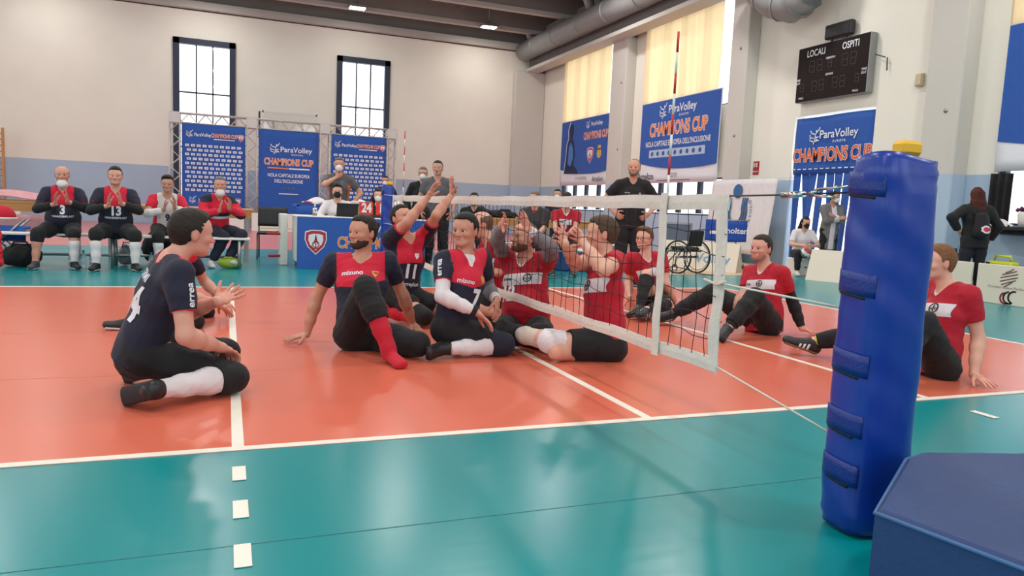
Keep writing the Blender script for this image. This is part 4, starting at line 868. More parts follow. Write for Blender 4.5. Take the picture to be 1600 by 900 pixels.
# ------------------------------------------------------------------ net, posts, antennas
nt_ = empty('volleyball_net', (0, 3, 0), 'black volleyball net with white canvas bands across the court', 'net')
M_BAND = mat('canvas_band', sl((220, 212, 202)), .85, bump=.3, bscale=22, var=.08, vscale=10)
Y0, Y1 = -.5, 6.6; zt = lambda y: 1.172-.012*math.sin((y-Y0)/(Y1-Y0)*math.pi); zb = lambda y: .372-.01*math.sin((y-Y0)/(Y1-Y0)*math.pi)
def band(name, p0, p1, half, fn, n=60, tk=1.0):
    b = MB(); V = []; F = []
    for i in range(n+1):
        c, u, w_ = fn(i/n); pr = [(-1, .003*tk), (0, .006*tk), (1, .003*tk)]
        u = (u+w_*.06*math.sin(i*.9)).normalized(); c = c+w_*.002*math.sin(i*.8)*tk; ring = [c+u*half*k*(1+.015*math.sin(i*1.7+k))+w_*t*(1+.3*math.sin(i*.9+k)) for k, t in pr]+[c+u*half*k-w_*t for k, t in reversed(pr)]; V += ring
    for i in range(n):
        for k in range(6): F.append((i*6+k, (i+1)*6+k, (i+1)*6+(k+1) % 6, i*6+(k+1) % 6))
    F += [tuple(range(6)), tuple(reversed(range(n*6, n*6+6)))]; b.add(V, F, False); return b.build(name, M_BAND, nt_, world=True)
V3 = Vector
band('top_band', 0, 0, .036, lambda t: (V3((.004*math.sin(t*40), Y0+(Y1-Y0)*t, zt(Y0+(Y1-Y0)*t)-.035+.003*math.sin(t*70))), V3((0, 0, 1)), V3((1, 0, 0))))
band('bottom_band', 0, 0, .032, lambda t: (V3((.004*math.sin(t*30), Y0+(Y1-Y0)*t, zb(Y0+(Y1-Y0)*t)+.025+.004*math.sin(t*60))), V3((0, 0, 1)), V3((1, 0, 0))))
for yy in (Y0+.035, Y1-.035): band('side_band', 0, 0, .036, lambda t: (V3((0, yy+.006*math.sin(t*9), .37+.8*t)), V3((0, 1, 0)), V3((1, 0, 0))), 24)
for yy in (.0, 6.0): band('antenna_sleeve', 0, 0, .030, lambda t: (V3((-.012, yy+.005*math.sin(t*9), .35+.83*t)), V3((0, 1, 0)), V3((1, 0, 0))), 24)
cords = MB()
for k in range(1, 71):
    y = Y0+.1*k; cords.path([(.006*math.sin(k*3+j), y+.012*math.sin(k*1.3+j*.9)*(j not in (0, 8)), zb(y)+.05+(zt(y)-zb(y)-.12)*j/8) for j in range(9)], .0022, 4)
for j in range(1, 7):
    cords.path([(.006*math.sin(k*2+j), Y0+.1*k, zb(3)+.05+.685*j/7+.010*math.sin(k*1.7+j*2)+.006*math.sin(k*.5)) for k in range(72)], .0022, 4)
tag(cords.build('netting', M_CORD, nt_, world=True), kind='stuff')
PX0, PY0 = .03, -1.33
MB().path([(0, Y0, 1.165), (.0, -.85, 1.17), (.01, -1.16, 1.178)], .004, 6).build('top_cable', M_PLB, nt_, world=True)
MB().tube((.0, -.83, 1.168), (.0, -.95, 1.172), .012, 8).tube((0, -.97, 1.17), (0, -1.02, 1.185), .008, 6).tube((0, -.97, 1.17), (0, -1.1, 1.16), .006, 6).tube((0, -1.0, 1.188), (0, -1.17, 1.2), .006, 6).build('tension_ratchet', M_CHROME, nt_, world=True)
MB().path([(0, Y0, .395), (0, -1.18, .30)], .004, 6).build('bottom_rope', mat('rope_white', sl((220, 210, 195)), .8), nt_, world=True)
MB().path([(-.01, Y0+.05, .78), (-.01, Y0-.03, .775), (.0, -.8, .77), (0, -1.2, .765)], .0045, 6).path([(-.03, Y0+.1, .785), (-.03, Y0+.0, .77), (-.02, Y0-.04, .79)], .006, 6).build('middle_rope', mat('rope_white', sl((220, 210, 195)), .8), nt_, world=True)
MB().path([(0, Y1, 1.165), (0, 7.2, 1.18)], .004, 6).path([(0, Y1, .4), (0, 7.2, .35)], .004, 6).path([(0, Y1, .78), (0, 7.2, .78)], .004, 6).build('far_ropes', mat('rope_white', sl((220, 210, 195)), .8), nt_, world=True)
for yy, lab in ((0.0, 'red and white antenna standing tall on the near end of the net'), (6.0, 'red and white antenna on the far end of the net')):
    o = empty('antenna', (0, yy, .37), lab, 'antenna', 'net antennas')
    for k in range(16): MB().tube((.004*k/16, 0, .1*k), (.004*(k+1)/16, 0, .1*(k+1)), .0062 if yy == 0 else .006, 8).build('rod_section', (mat('antenna_red', sl((186, 34, 40)), .4) if k % 2 else M_WHITE), o)
def pad(x, y, lean, label, h=1.3, w_=.108, dp=.13):
    o = empty('net_post', (x, y, 0), label, 'post', 'padded net posts')
    b = MB(); V = []; F = []; n = 80; m = 60
    for j in range(m+1):
        t = j/m; z = .015+t*(h-.02); e = 1 if .03 < t < .97 else .93
        for k in range(n):
            a = 2*math.pi*k/n; ca, sa = math.cos(a), math.sin(a); q = (abs(ca)**3.2+abs(sa)**3.2)**(-1/3.2); r = q*e*(1+.018*math.sin(7*t*3+a*2)+.012*math.sin(t*55+a*3)*(1 if ca < .3 else .3)+(.05*math.sin(a*2+1) if t > .93 else 0)+.02*math.exp(-((t-.16)/.03)**2)*math.sin(a*3))
            V.append((lean[0]*t+dp*r*ca, lean[1]*t+w_*r*sa, z+(.012*math.sin(a*2+.5) if j > m-3 else 0)))
    for j in range(m):
        for k in range(n): F.append((j*n+k, j*n+(k+1) % n, (j+1)*n+(k+1) % n, (j+1)*n+k))
    F += [tuple(reversed(range(n))), tuple(range(m*n, m*n+n))]
    b.add(V, F, True); p = b.build('pad', M_BLUEPAD, o)
    for t in (.92, .66, .45, .29, .155):
        z = .015+t*(h-.02)
        def surf(an, o_, zz): ca, sa = math.cos(an), math.sin(an); q = (abs(ca)**3.2+abs(sa)**3.2)**(-1/3.2)*1.004; return (lean[0]*t+(dp*q+o_)*ca, lean[1]*t+(w_*q+o_)*sa, zz)
        A0, A1 = math.radians(141), math.radians(218)
        MB().sheet(lambda a, bb: surf(A1+(A0-A1)*a, .0015+.003*(a < .02), z-.035+.075*bb+.012*a), 12, 3, .004).build('velcro_strap', mat('strap_blue', sl((5, 44, 128)), .42, bump=.15, bscale=90), p)
        MB().sheet(lambda a, bb: surf(A1-.25+(A0-A1+.3)*a, .0005, z-.043+.012*bb+.012*a), 10, 1, .003).build('strap_gap', M_PLB, p)
    MB().tube((0, 0, 0), (lean[0]*1.02, lean[1]*1.02, h+.01), .04, 14).build('steel_post', M_METAL, o)
    MB().box((lean[0]+.02, lean[1]-.02, h+.025), (.09, .06, .05), bev=.012).build('end_cap', M_YELLOW, o)
    return o
pn = pad(PX0, PY0, (.0, .0), 'thick blue padded net post in the right foreground with velcro straps')
pad(.075, 7.3, (0, .02), 'blue padded net post at the far end beside the scorers table', 1.32, .08, .085)
# blue foam block in front of the post
poly = [(-.53, -1.87), (-.08, -1.575), (.02, -1.55), (.55, -1.70), (.80, -2.25), (.55, -2.75), (.0, -2.86), (-.40, -2.45)]
o = MB(); n = len(poly); c0 = np.mean(poly, 0)
ring = lambda k, z: [(c0[0]+(p[0]-c0[0])*k, c0[1]+(p[1]-c0[1])*k, z) for p in poly]
o.add(ring(1, 0)+ring(1, .335)+ring(.975, .35), [tuple(reversed(range(n)))]+[(k, (k+1) % n, (k+1) % n+n, k+n) for k in range(n)]+[(k+n, (k+1) % n+n, (k+1) % n+2*n, k+2*n) for k in range(n)]+[tuple(range(2*n, 3*n))])
o = o.build('foam_block', mat('block_vinyl', sl((34, 62, 112)), .55, bump=.1, bscale=30, var=.12, vscale=5), origin=(c0[0], c0[1], 0)); tag(o, 'many-sided blue foam block on the floor in the right foreground', 'block')
MB().path([(p[0]-c0[0], p[1]-c0[1], .338) for p in poly], .006, 6, True).build('piping', mat('piping_blue', sl((60, 100, 150)), .5), o)
# ------------------------------------------------------------------ furniture
def visitor_chair(loc, rz, lab):
    o = empty('visitor_chair', loc, lab, 'chair', None, rz)
    MB().box((0, 0, .45), (.47, .44, .06), bev=.025).build('seat', M_PLB, o)
    b = MB(); b.sheet(lambda a, t: (-.24+.48*a, .24+.05*t-.05*(1-(2*a-1)**2)*0+.04*(2*a-1)**2*-1, .56+.34*t), 10, 6, .045); b.build('backrest', M_PLB, o)
    for x in (-.23, .23):
        MB().path([(x, -.2, 0), (x, -.21, .43), (x, .2, .44), (x, .25, .62)], .013, 8).build('leg', M_PLB, o); MB().path([(x, .22, .46), (x, .27, 0)], .013, 8).build('leg', M_PLB, o)
    MB().box((-.05, -.02, .485), (.28, .2, .006)).build('seat_sheet', M_WHITE, o)
visitor_chair((-1.33, 10.45, 0), math.radians(-6), 'black upholstered chair standing empty left of the scorers table')
# scorers table with printed front
tb_ = empty('scorers_table', (-.06, 8.85, 0), 'white scorers table with a blue printed front panel', 'table'); TW = 2.02
MB().box((0, 0, .8), (TW+.06, .75, .03), bev=.008).build('table_top', M_WHITE, tb_)
for x in (-.95, .95):
    for y in (-.32, .32): MB().box((x, y, .39), (.05, .05, .78)).build('leg', M_METAL, tb_)
MB().box((0, -.375, .4), (TW, .012, .8)).build('front_panel', mat('panel_blue', sl((38, 88, 172)), .6), tb_); MB().box((-TW/2, 0, .45), (.02, .74, .68)).build('side_panel', M_WHITE, tb_)
f = Frame((-.06, 8.85-.383, 0), (1, 0, 0), (0, 0, 1)); shield(f, tb_, -.73, .42, .34); f.text(tb_, 'title_outline', 'CHAMPIONS CUP', .28, .41, .24, M_PWHITE, .05, .72, .006); f.text(tb_, 'title', 'CHAMPIONS CUP', .28, .41, .24, M_ORANGE, .018, .72, .010); f.text(tb_, 'lettering', 'ParaVolley', .25, .64, .15, M_PWHITE, .012)
wb = MB().box((0, 0, .41), (.12, .4, .82), bev=.01).build('white_cabinet', M_WHITE, loc=(-1.22, 9.25, 0)); tag(wb, 'narrow white stand left of the scorers table', 'stand'); MB().tube((-.06, -.2, .15), (-.24, -.24, .15), .02, 8).build('flag_handle', M_REDC, wb); MB().tube((-.06, -.2, .5), (-.26, -.24, .5), .02, 8).build('flag_handle', M_REDC, wb)
lp = empty('laptop', (-.28, 8.85, .815), 'open black laptop on the scorers table before the man in the black mask', 'laptop'); MB().box((0, 0, .01), (.34, .24, .02), bev=.005).build('keyboard_base', M_PLB, lp); MB().box((0, -.14, .115), (.34, .012, .21), Matrix.Rotation(.3, 3, 'X'), bev=.004).build('screen', M_PLB, lp)
bo = MB().lathe((0, 0, 0), [(.035, 0), (.036, .1), (.03, .12), (.012, .13), (.012, .15)], 14).build('sanitizer_bottle', M_CLEAR, loc=(-.78, 8.75, .815)); tag(bo, 'small pump bottle on the left end of the scorers table', 'bottle'); MB().lathe((0, 0, .15), [(.014, 0), (.014, .02), (.006, .025), (.006, .05)], 10).box((-.02, 0, .2), (.05, .014, .012)).build('pump', M_WHITE, bo)
sg = empty('score_flipper', (.12, 8.8, .815), 'red flip number board showing 24 on the scorers table', 'score board'); MB().box((0, 0, .02), (.46, .14, .04)).build('stand', M_PLB, sg); fr2 = Frame((.12, 8.715, .815), (1, 0, 0), (0, 0, 1)); M_FLIP = mat('flip_red', sl((222, 62, 48)), .6)
for x, w_, t in ((-.1, .22, '24'), (.13, .14, '1')): MB().box((x, -.06, .15), (w_, .02, .2)).build('number_card', M_FLIP, sg); fr2.text(sg, 'number', t, x, .15, .2, M_PWHITE, .04, .8, .022)
pb = MB().box((0, 0, .13), (.13, .1, .26), bev=.01).build('white_box', M_WHITE, loc=(-.1, 8.95, .815)); tag(pb, 'small white box behind the score cards on the table', 'box'); MB().box((0, -.052, .2), (.1, .006, .03)).build('label_print', M_PBLUE, pb)
# flag table behind
ft = empty('cloth_table', (.05, 11.6, 0), 'table under a blue cloth behind the scorers, with folded flags on it', 'table'); MB().sheet(lambda a, b: (-.9+2.6*a, -.4-.015*math.sin(a*30)*(1-b), .02+.93*b), 40, 6, .006).build('table_skirt', M_BLUECLOTH, ft); MB().box((.4, 0, .95), (2.6, .8, .04)).build('table_top', M_BLUECLOTH, ft)
for x in (-.8, 1.6): MB().box((x, .3, .47), (.05, .05, .93)).build('leg', M_METAL, ft)
for i, x in enumerate((-.4, .4, 1.2)):
    fgm = MB().sheet(lambda a, b: (-.35+.7*a, -.2+.4*b, .02+.1*math.sin(a*3.1)*math.sin(b*3)+.02*math.sin(a*13+b*5)), 20, 10, .01)
    fg = fgm.build('folded_flag', [M_WHITEC, M_GREEN, M_REDC], loc=(x, 11.5, .98)); tag(fg, ['folded flag heap at the left end of the blue cloth table', 'folded flag heap behind the man in the white shirt', 'folded flag heap beside the woman at the scorers table'][i], 'flag', 'folded flags on the cloth table')
    k = 0
    for pz in fg.data.polygons:
        cx = pz.center; pz.material_index = 0 if math.sin(cx.x*14+cx.y*9) < .25 else (1 if math.sin(cx.x*9) > 0 else 2)
# benches of both teams
def bench(loc, rz, W, lab):
    o = empty('team_bench', loc, lab, 'bench', 'metal team benches', rz)
    for k in range(3): MB().box((0, -.13+.13*k, .44), (W, .115, .03), bev=.006).build('seat_slat', M_WHITE, o)
    for x in np.linspace(-W/2+.15, W/2-.15, 3):
        for y in (-.15, .15): MB().tube((x, y, 0), (x, y, .425), .025, 8).build('leg', M_METAL, o)
        MB().tube((x, -.15, .15), (x, .15, .15), .02, 8).build('cross_bar', M_METAL, o)
    MB().tube((-W/2+.15, .15, .15), (W/2-.15, .15, .15), .02, 8).build('foot_rail', M_METAL, o)
bench((-3.55, 8.45, 0), 0, 3.6, 'long white-topped metal bench under the applauding substitutes'); bench((3.5, 9.35, 0), math.radians(4), 3.4, 'long metal bench under the players in red beyond the net')
def wood_table(loc, W, lab, rz=0):
    o = empty('wooden_table', loc, lab, 'table', 'long wooden tables behind the benches', rz)
    MB().box((0, 0, .84), (W, .6, .05), bev=.01).build('table_top', M_WOOD, o); MB().box((0, -.28, .765), (W-.1, .03, .11)).build('apron', M_WOOD, o)
    for x in (-W/2+.12, W/2-.12, 0):
        for y in (-.25, .25): MB().box((x, y, .41), (.06, .06, .82)).build('leg', M_METAL, o)
wood_table((-5.6, 9.6, 0), 3.0, 'long wooden table behind the bench at the left edge'); wood_table((-2.75, 9.75, 0), 2.2, 'wooden table behind the substitutes between bench and truss'); wood_table((3.95, 10.6, 0), 3.7, 'long wooden table behind the red team bench')
q = MB().sheet(lambda a, b: (-1.3+2.6*a, -.3+.6*b, .05+.02*math.sin(a*20)+.08*(b > .4)*(1 if b < .8 else .4)), 30, 8, .02).build('quilt', mat('pink_quilt', sl((205, 150, 155)), .9, var=.2, vscale=12), loc=(-5.6, 9.6, .865)); tag(q, 'pink patterned cover spread over the wooden table at the left', 'cover'); MB().sheet(lambda a, b: (-1.25+2.5*a, -.315-.01*math.sin(a*40), -.5+.3*b), 40, 4, .006).build('hanging_edge', mat('pink_quilt', sl((205, 150, 155)), .9), q)
cb = empty('folding_stretcher', (-4.95, 8.75, 0), 'blue folding stool with crossed metal legs behind the bench at the left', 'stool')
MB().box((0, 0, .5), (.62, .3, .04), bev=.015).build('seat', M_BLUECLOTH, cb); MB().sheet(lambda a, b: (-.31+.62*a, -.16, .32+.18*b), 8, 3, .008).build('seat_skirt', M_BLUECLOTH, cb)
for y in (-.17, .15): MB().tube((-.3, y, .02), (.3, y, .62), .014, 8).build('cross_leg', M_METAL, cb); MB().tube((.3, y, .02), (-.3, y, .62), .014, 8).build('cross_leg', M_METAL, cb)
hp = MB().lathe((0, 0, 0), [(.17, 0), (.165, .05), (.13, .12), (.07, .16), (.01, .175)], 18).build('sun_hat', M_REDC, loc=(-4.95, 8.75, .63)); tag(hp, 'red dome hat with white rim lying on the folding stool', 'hat'); MB().lathe((0, 0, .0), [(.19, -.01), (.195, .0), (.175, .012)], 18).build('rim', M_WHITE, hp)
# bags, bottles, jackets
def bag(loc, r, m, lab, sd, nm='sports_bag'):
    pr = [EL((0, 0, r[2]), np.eye(3), r)]; rs = np.random.RandomState(sd)
    for _ in range(4): pr.append(EL((rs.uniform(-.5, .5)*r[0], rs.uniform(-.4, .4)*r[1], r[2]*rs.uniform(.6, 1.3)), np.eye(3), np.array(r)*rs.uniform(.5, .8)))
    V = Vol(pr, .025)
    for p in pr: V.union(p, .05)
    V.cut(np.array((0, 0, .004)), np.array((0, 0, -1.)), 2.0); v, q_ = V.mesh(); v = folds(v, q_, .012, 14, sd); v[:, 2] = np.maximum(v[:, 2], 0)
    o = link(nm, mesh_np(nm, v, q_, m), None, loc); tag(o, lab, 'bag' if 'bag' in nm or 'sack' in nm else nm.split('_')[-1]); MB().path([(-r[0]*.5, -r[1]*.5, r[2]*1.5), (-r[0]*.3, -r[1]*.6, r[2]*2.1), (r[0]*.3, -r[1]*.6, r[2]*2.1), (r[0]*.5, -r[1]*.5, r[2]*1.5)], .014, 6).build('strap', m, o); return o
bag((-4.62, 8.3, 0), (.24, .16, .16), M_BLACK, 'black kit bag on the floor left of the bald man on the bench', 1); bag((-2.98, 8.98, 0), (.25, .18, .28), M_BLACK, 'tall black bag under the bench beside player 13', 2); bag((-3.42, 8.72, 0), (.12, .12, .16), mat('bin_liner', sl((120, 122, 126)), .35), 'grey plastic sack under the bench', 3, 'plastic_sack')
bag((-2.05, 8.35, 0), (.16, .1, .08), mat('lime_cloth', sl((150, 170, 60)), .8), 'small lime bag behind the white shoes of the man in the red jacket', 4)
bag((9.1, 3.85, .456), (.16, .3, .15), M_BLACK, 'large black bag behind the boards right of the woman', 5); bag((9.05, 5.5, .456), (.15, .17, .13), mat('dark_grey_cloth', sl((62, 66, 70)), .8), 'dark grey bag behind the boards left of the woman', 6); bag((8.95, 3.05, .456), (.17, .3, .14), mat('dark_grey_cloth', sl((62, 66, 70)), .8), 'dark grey bag behind the boards at the right edge', 7)
pr = [EC((0, 0, .10), (.02, 0, .48), (1, .3, 0), .20, .11, .15, .09), RC((-.14, -.02, .50), (-.24, -.06, .08), .06, .05), RC((.15, .02, .50), (.22, -.10, .10), .06, .045), EC((-.12, 0, .52), (.13, 0, .52), (0, 1, .2), .09, .06, .09, .06), RC((.0, .05, .55), (.03, .08, .62), .07, .05)]; V = Vol(pr, .014)
for p in pr: V.union(p, .05)
V.cut(np.array((0, 0, .004)), np.array((0, 0, -1.)), 2.0); v, q_ = V.mesh(); v = folds(v, q_, .02, 16, 5); v[:, 2] = np.maximum(v[:, 2], 0)
jk = link('red_jacket', mesh_np('red_jacket', v, q_, M_REDC), None, (-4.92, 7.68, 0)); tag(jk, 'crumpled red jacket heaped upright on the floor at the left edge', 'jacket'); MB().path([(0, -.115, .1), (.01, -.105, .3), (.02, -.085, .5)], .006, 5).build('zip', M_PLB, jk)
yb = empty('yellow_sprayer', (8.72, 4.2, .56), 'lime yellow tool case standing behind the white boards', 'case'); MB().box((0, 0, .07), (.2, .42, .14), bev=.03).build('case_body', mat('lime_plastic', sl((205, 215, 50)), .45), yb); MB().path([(0, -.14, .13), (0, -.12, .22), (0, .12, .22), (0, .14, .13)], .02, 8).build('handle', mat('lime_plastic', sl((205, 215, 50)), .45), yb); MB().box((-.102, .16, .07), (.01, .06, .1)).build('latch', M_PLB, yb); yb.location = (8.95, 4.5, .456); bench((9.02, 3.9, 0), math.radians(90), 3.6, 'white-topped bench behind the boards at the right, carrying bags')
def bottle():
    o = empty('water_bottle', (0, 0, 0), 'x', 'bottle', 'water bottles under the bench'); MB().lathe((0, 0, 0), [(.03, 0), (.034, .01), (.034, .07), (.031, .085), (.034, .1), (.034, .16), (.014, .2), (.012, .22)], 12).build('bottle_body', M_CLEAR, o); MB().lathe((0, 0, .215), [(.014, 0), (.014, .022)], 10).build('cap', M_PBLUE, o); return o
bt = bottle()
for i, (x, y, lab) in enumerate(((-4.02, 8.1, 'clear water bottle on the floor beside the bench leg, leftmost of the bottles'), (-3.9, 8.25, 'clear water bottle right of the leftmost bottle'), (-3.78, 8.15, 'clear water bottle close to the white sock of player 3'), (-3.05, 8.1, 'clear water bottle left of the right shoe of player 13'), (-2.95, 8.2, 'clear water bottle right beside the right shoe of player 13'))):
    o = bt if i == 0 else copy_tree(bt); o.location = (x, y, 0); o['label'] = lab
lb = MB().lathe((0, 0, 0), [(.03, -.12), (.034, -.1), (.034, .06), (.014, .1), (.012, .12)], 12, 'x').build('water_bottle', M_CLEAR, loc=(-3.22, 8.05, .035)); tag(lb, 'clear water bottle lying on its side between the shoes of player 13', 'bottle', 'water bottles under the bench'); MB().lathe((.12, 0, 0), [(.014, 0), (.014, .02)], 10, 'x').build('cap', M_PBLUE, lb)
# wall bars at the left edge
wl = empty('wall_bars', (-9.2, 24.9, 0), 'wooden wall bars at the left edge of the rear wall', 'wall bars')
for x in (-.45, .45): MB().box((x, 0, 1.45), (.06, .12, 2.9)).build('upright', M_WOOD, wl)
for k in range(14): MB().tube((-.45, -.04, .25+.19*k), (.45, -.04, .25+.19*k), .02, 8).build('rung', M_WOOD, wl)
bag((2.5, 10.55, .866), (.3, .16, .1), M_BLACK, 'black jacket heaped on the wooden table behind the bald player', 11, 'black_jacket'); bag((3.05, 10.55, .866), (.28, .16, .08), M_BLACK, 'black jacket heaped on the wooden table behind the blocking arms of player 12', 12, 'black_jacket')
bx = MB().box((0, 0, .17), (.62, .36, .34), bev=.02).build('blue_cooler', mat('cooler_blue', sl((40, 84, 150)), .5), loc=(3.75, 8.75, 0)); tag(bx, 'blue cool box on the floor beside the shoes of player 9 on the far bench', 'box'); MB().box((0, 0, .36), (.64, .38, .05), bev=.015).build('lid', M_WHITE, bx); MB().box((0, -.184, .2), (.4, .008, .08)).build('label_print', M_PWHITE, bx)
# wheelchair
wc = empty('wheelchair', (6.0, 8.45, 0), 'black sports wheelchair standing before the white folding board', 'wheelchair', None, math.radians(108))
for s_ in (1, -1):
    w_ = MB().path([(.30*math.cos(a), -.27*s_-.02*s_, .305+.30*math.sin(a)) for a in np.linspace(0, 2*math.pi, 36, False)], .017, 8, True).build('drive_wheel', M_PLB, wc)
    MB().path([(.25*math.cos(a), -.30*s_-.02*s_, .305+.25*math.sin(a)) for a in np.linspace(0, 2*math.pi, 30, False)], .008, 6, True).build('push_rim', M_CHROME, w_)
    sp = MB()
    for k in range(16): a = 2*math.pi*k/16; sp.tube((0, -.29*s_, .305), (.29*math.cos(a), -.29*s_, .305+.29*math.sin(a)), .0025, 4)
    sp.build('spokes', M_METAL, w_); MB().tube((0, -.24*s_, .305), (0, -.33*s_, .305), .025, 10).build('hub', M_METAL, w_)
    MB().path([(.42, -.18*s_+.05*math.sin(0), .06+.06*math.cos(a)+.0) if 0 else (.42+.06*math.cos(a), -.18*s_, .062+.06*math.sin(a)) for a in np.linspace(0, 2*math.pi, 16, False)], .014, 6, True).build('caster', M_PLB, wc); MB().path([(.42, -.18*s_, .07), (.40, -.18*s_, .22), (.30, -.19*s_, .40), (-.16, -.19*s_, .42)], .014, 8).build('side_frame', M_DARKM, wc)
    MB().path([(.36, -.16*s_, .38), (.52, -.14*s_, .2), (.55, -.12*s_, .1)], .012, 8).build('leg_tube', M_DARKM, wc)
MB().box((.07, 0, .46), (.42, .38, .07), bev=.025).build('seat', M_BLACK, wc); MB().box((-.17, 0, .66), (.05, .4, .30), Matrix.Rotation(-.15, 3, 'Y'), bev=.02).build('backrest', M_BLACK, wc); MB().box((.56, 0, .1), (.12, .26, .02)).build('footplate', M_PLB, wc); MB().tube((0, -.27, .305), (0, .27, .305), .018, 8).build('axle', M_DARKM, wc)
# folding A-boards
def aboard(loc, rz, W, lab, txt, m):
    o = empty('folding_board', loc, lab, 'board', 'white folding boards on the floor', rz); M_B = mat('board_cream', sl((226, 214, 196)), .6)
    for s_ in (-1, 1): MB().add([(-W/2, s_*.26, 0), (W/2, s_*.26, 0), (W/2, s_*.02, .56), (-W/2, s_*.02, .56), (-W/2, s_*.24, 0), (W/2, s_*.24, 0), (W/2, 0, .56), (-W/2, 0, .56)], [(0, 1, 2, 3), (7, 6, 5, 4), (0, 4, 5, 1), (1, 5, 6, 2), (2, 6, 7, 3), (3, 7, 4, 0)]).build('face_panel', M_B, o)
    for x in (-W/2, W/2): MB().add([(x-.01, -.24, .005), (x-.01, .24, .005), (x-.01, 0, .54), (x+.01, -.24, .005), (x+.01, .24, .005), (x+.01, 0, .54)], [(2, 1, 0), (3, 4, 5), (0, 1, 4, 3), (1, 2, 5, 4), (2, 0, 3, 5)]).build('end_panel', mat('board_end', sl((196, 180, 158)), .7), o)
    v, ff = text2d(txt, .28, .01); sl_ = Vector((0, .24, .56)).normalized(); MB().add([(p[0]+W*.18, -.268+sl_.y*(p[1]+.26), sl_.z*(p[1]+.26)) for p in v], ff).build('lettering', m, o)
aboard((6.95, 9.35, 0), math.radians(-51), 1.55, 'white folding board reading Volley in blue behind the wheelchair', 'Volley', mat('print_skyblue', sl((110, 160, 205)), .7)); aboard((8.45, 6.85, 0), math.radians(-62), 1.5, 'white folding board half hidden behind the padded post', 'A', M_PBLACK)
# ball cart
bc = empty('ball_cart', (7.95, 9.9, 0), 'blue cloth ball cart with white maker lettering near the federation flag', 'ball cart', None, math.radians(-38)); M_BC = cloth('cart_blue', (30, 74, 165))
for s_, ax in ((1, 'x'), (-1, 'x')): MB().sheet(lambda a, b: (-.42+.84*a, -.3*s_-.02*math.sin(a*3.1)*s_, .58+.44*b-.02*math.sin(a*3.1)), 12, 5, .006).build('cloth_side', M_BC, bc); MB().sheet(lambda a, b: (.42*s_, -.3+.6*a, .58+.44*b-.02*math.sin(a*3.1)), 10, 5, .006).build('cloth_end', M_BC, bc)
for x in (-.4, .4):
    for y in (-.28, .28): MB().tube((x, y, .05), (x*.5, -y, .58), .013, 8).build('cross_leg', M_METAL, bc); MB().lathe((x, y, .035), [(.03, -.015), (.035, 0), (.03, .015)], 10, 'y').build('caster', M_PLB, bc)
for y in (-.3, .3): MB().tube((-.42, y, 1.02), (.42, y, 1.02), .013, 8).build('top_rail', M_METAL, bc)
v, ff = text2d('molten', .17, .02); MB().add([(p[0]+.2, -.335, p[1]+.8) for p in v], ff).build('lettering', M_PWHITE, bc); MB().add([(-.33, -.332, .72), (-.05, -.332, .72), (-.05, -.332, .8), (-.33, -.332, .8)], [(0, 1, 2, 3)]).build('white_window', M_PWHITE, bc)
cs = empty('hard_case', (7.4, 11.0, 0), 'grey hard case with metal edges behind the wheelchair', 'case', None, math.radians(-25)); MB().box((0, 0, .45), (.62, .5, .9), bev=.02).build('case_body', mat('case_grey', sl((95, 105, 125)), .5), cs)
for x in (-.31, .31): MB().box((x, -.25, .45), (.04, .04, .92)).build('edge_strip', M_METAL, cs)
for z in (.0, .9): MB().box((0, -.25, z+.02 if z == 0 else z-.0), (.66, .04, .04)).build('edge_strip', M_METAL, cs)
stl = MB().box((0, 0, .17), (.36, .36, .34), bev=.02).build('white_stool', M_WHITE, loc=(8.35, 8.1, 0)); tag(stl, 'low white block seat under the seated girl', 'stool'); MB().box((0, -.185, .17), (.05, .006, .02)).build('grip_hole', M_PLB, stl)
can = MB().lathe((0, 0, 0), [(.06, 0), (.062, .01), (.06, .16), (.062, .17)], 14).build('tin_can', M_CHROME, loc=(8.05, 7.62, 0)); tag(can, 'small metal can on the floor beside the seated girl', 'can'); MB().lathe((0, 0, .165), [(.055, 0), (.05, .008)], 14).build('lid', M_METAL, can)

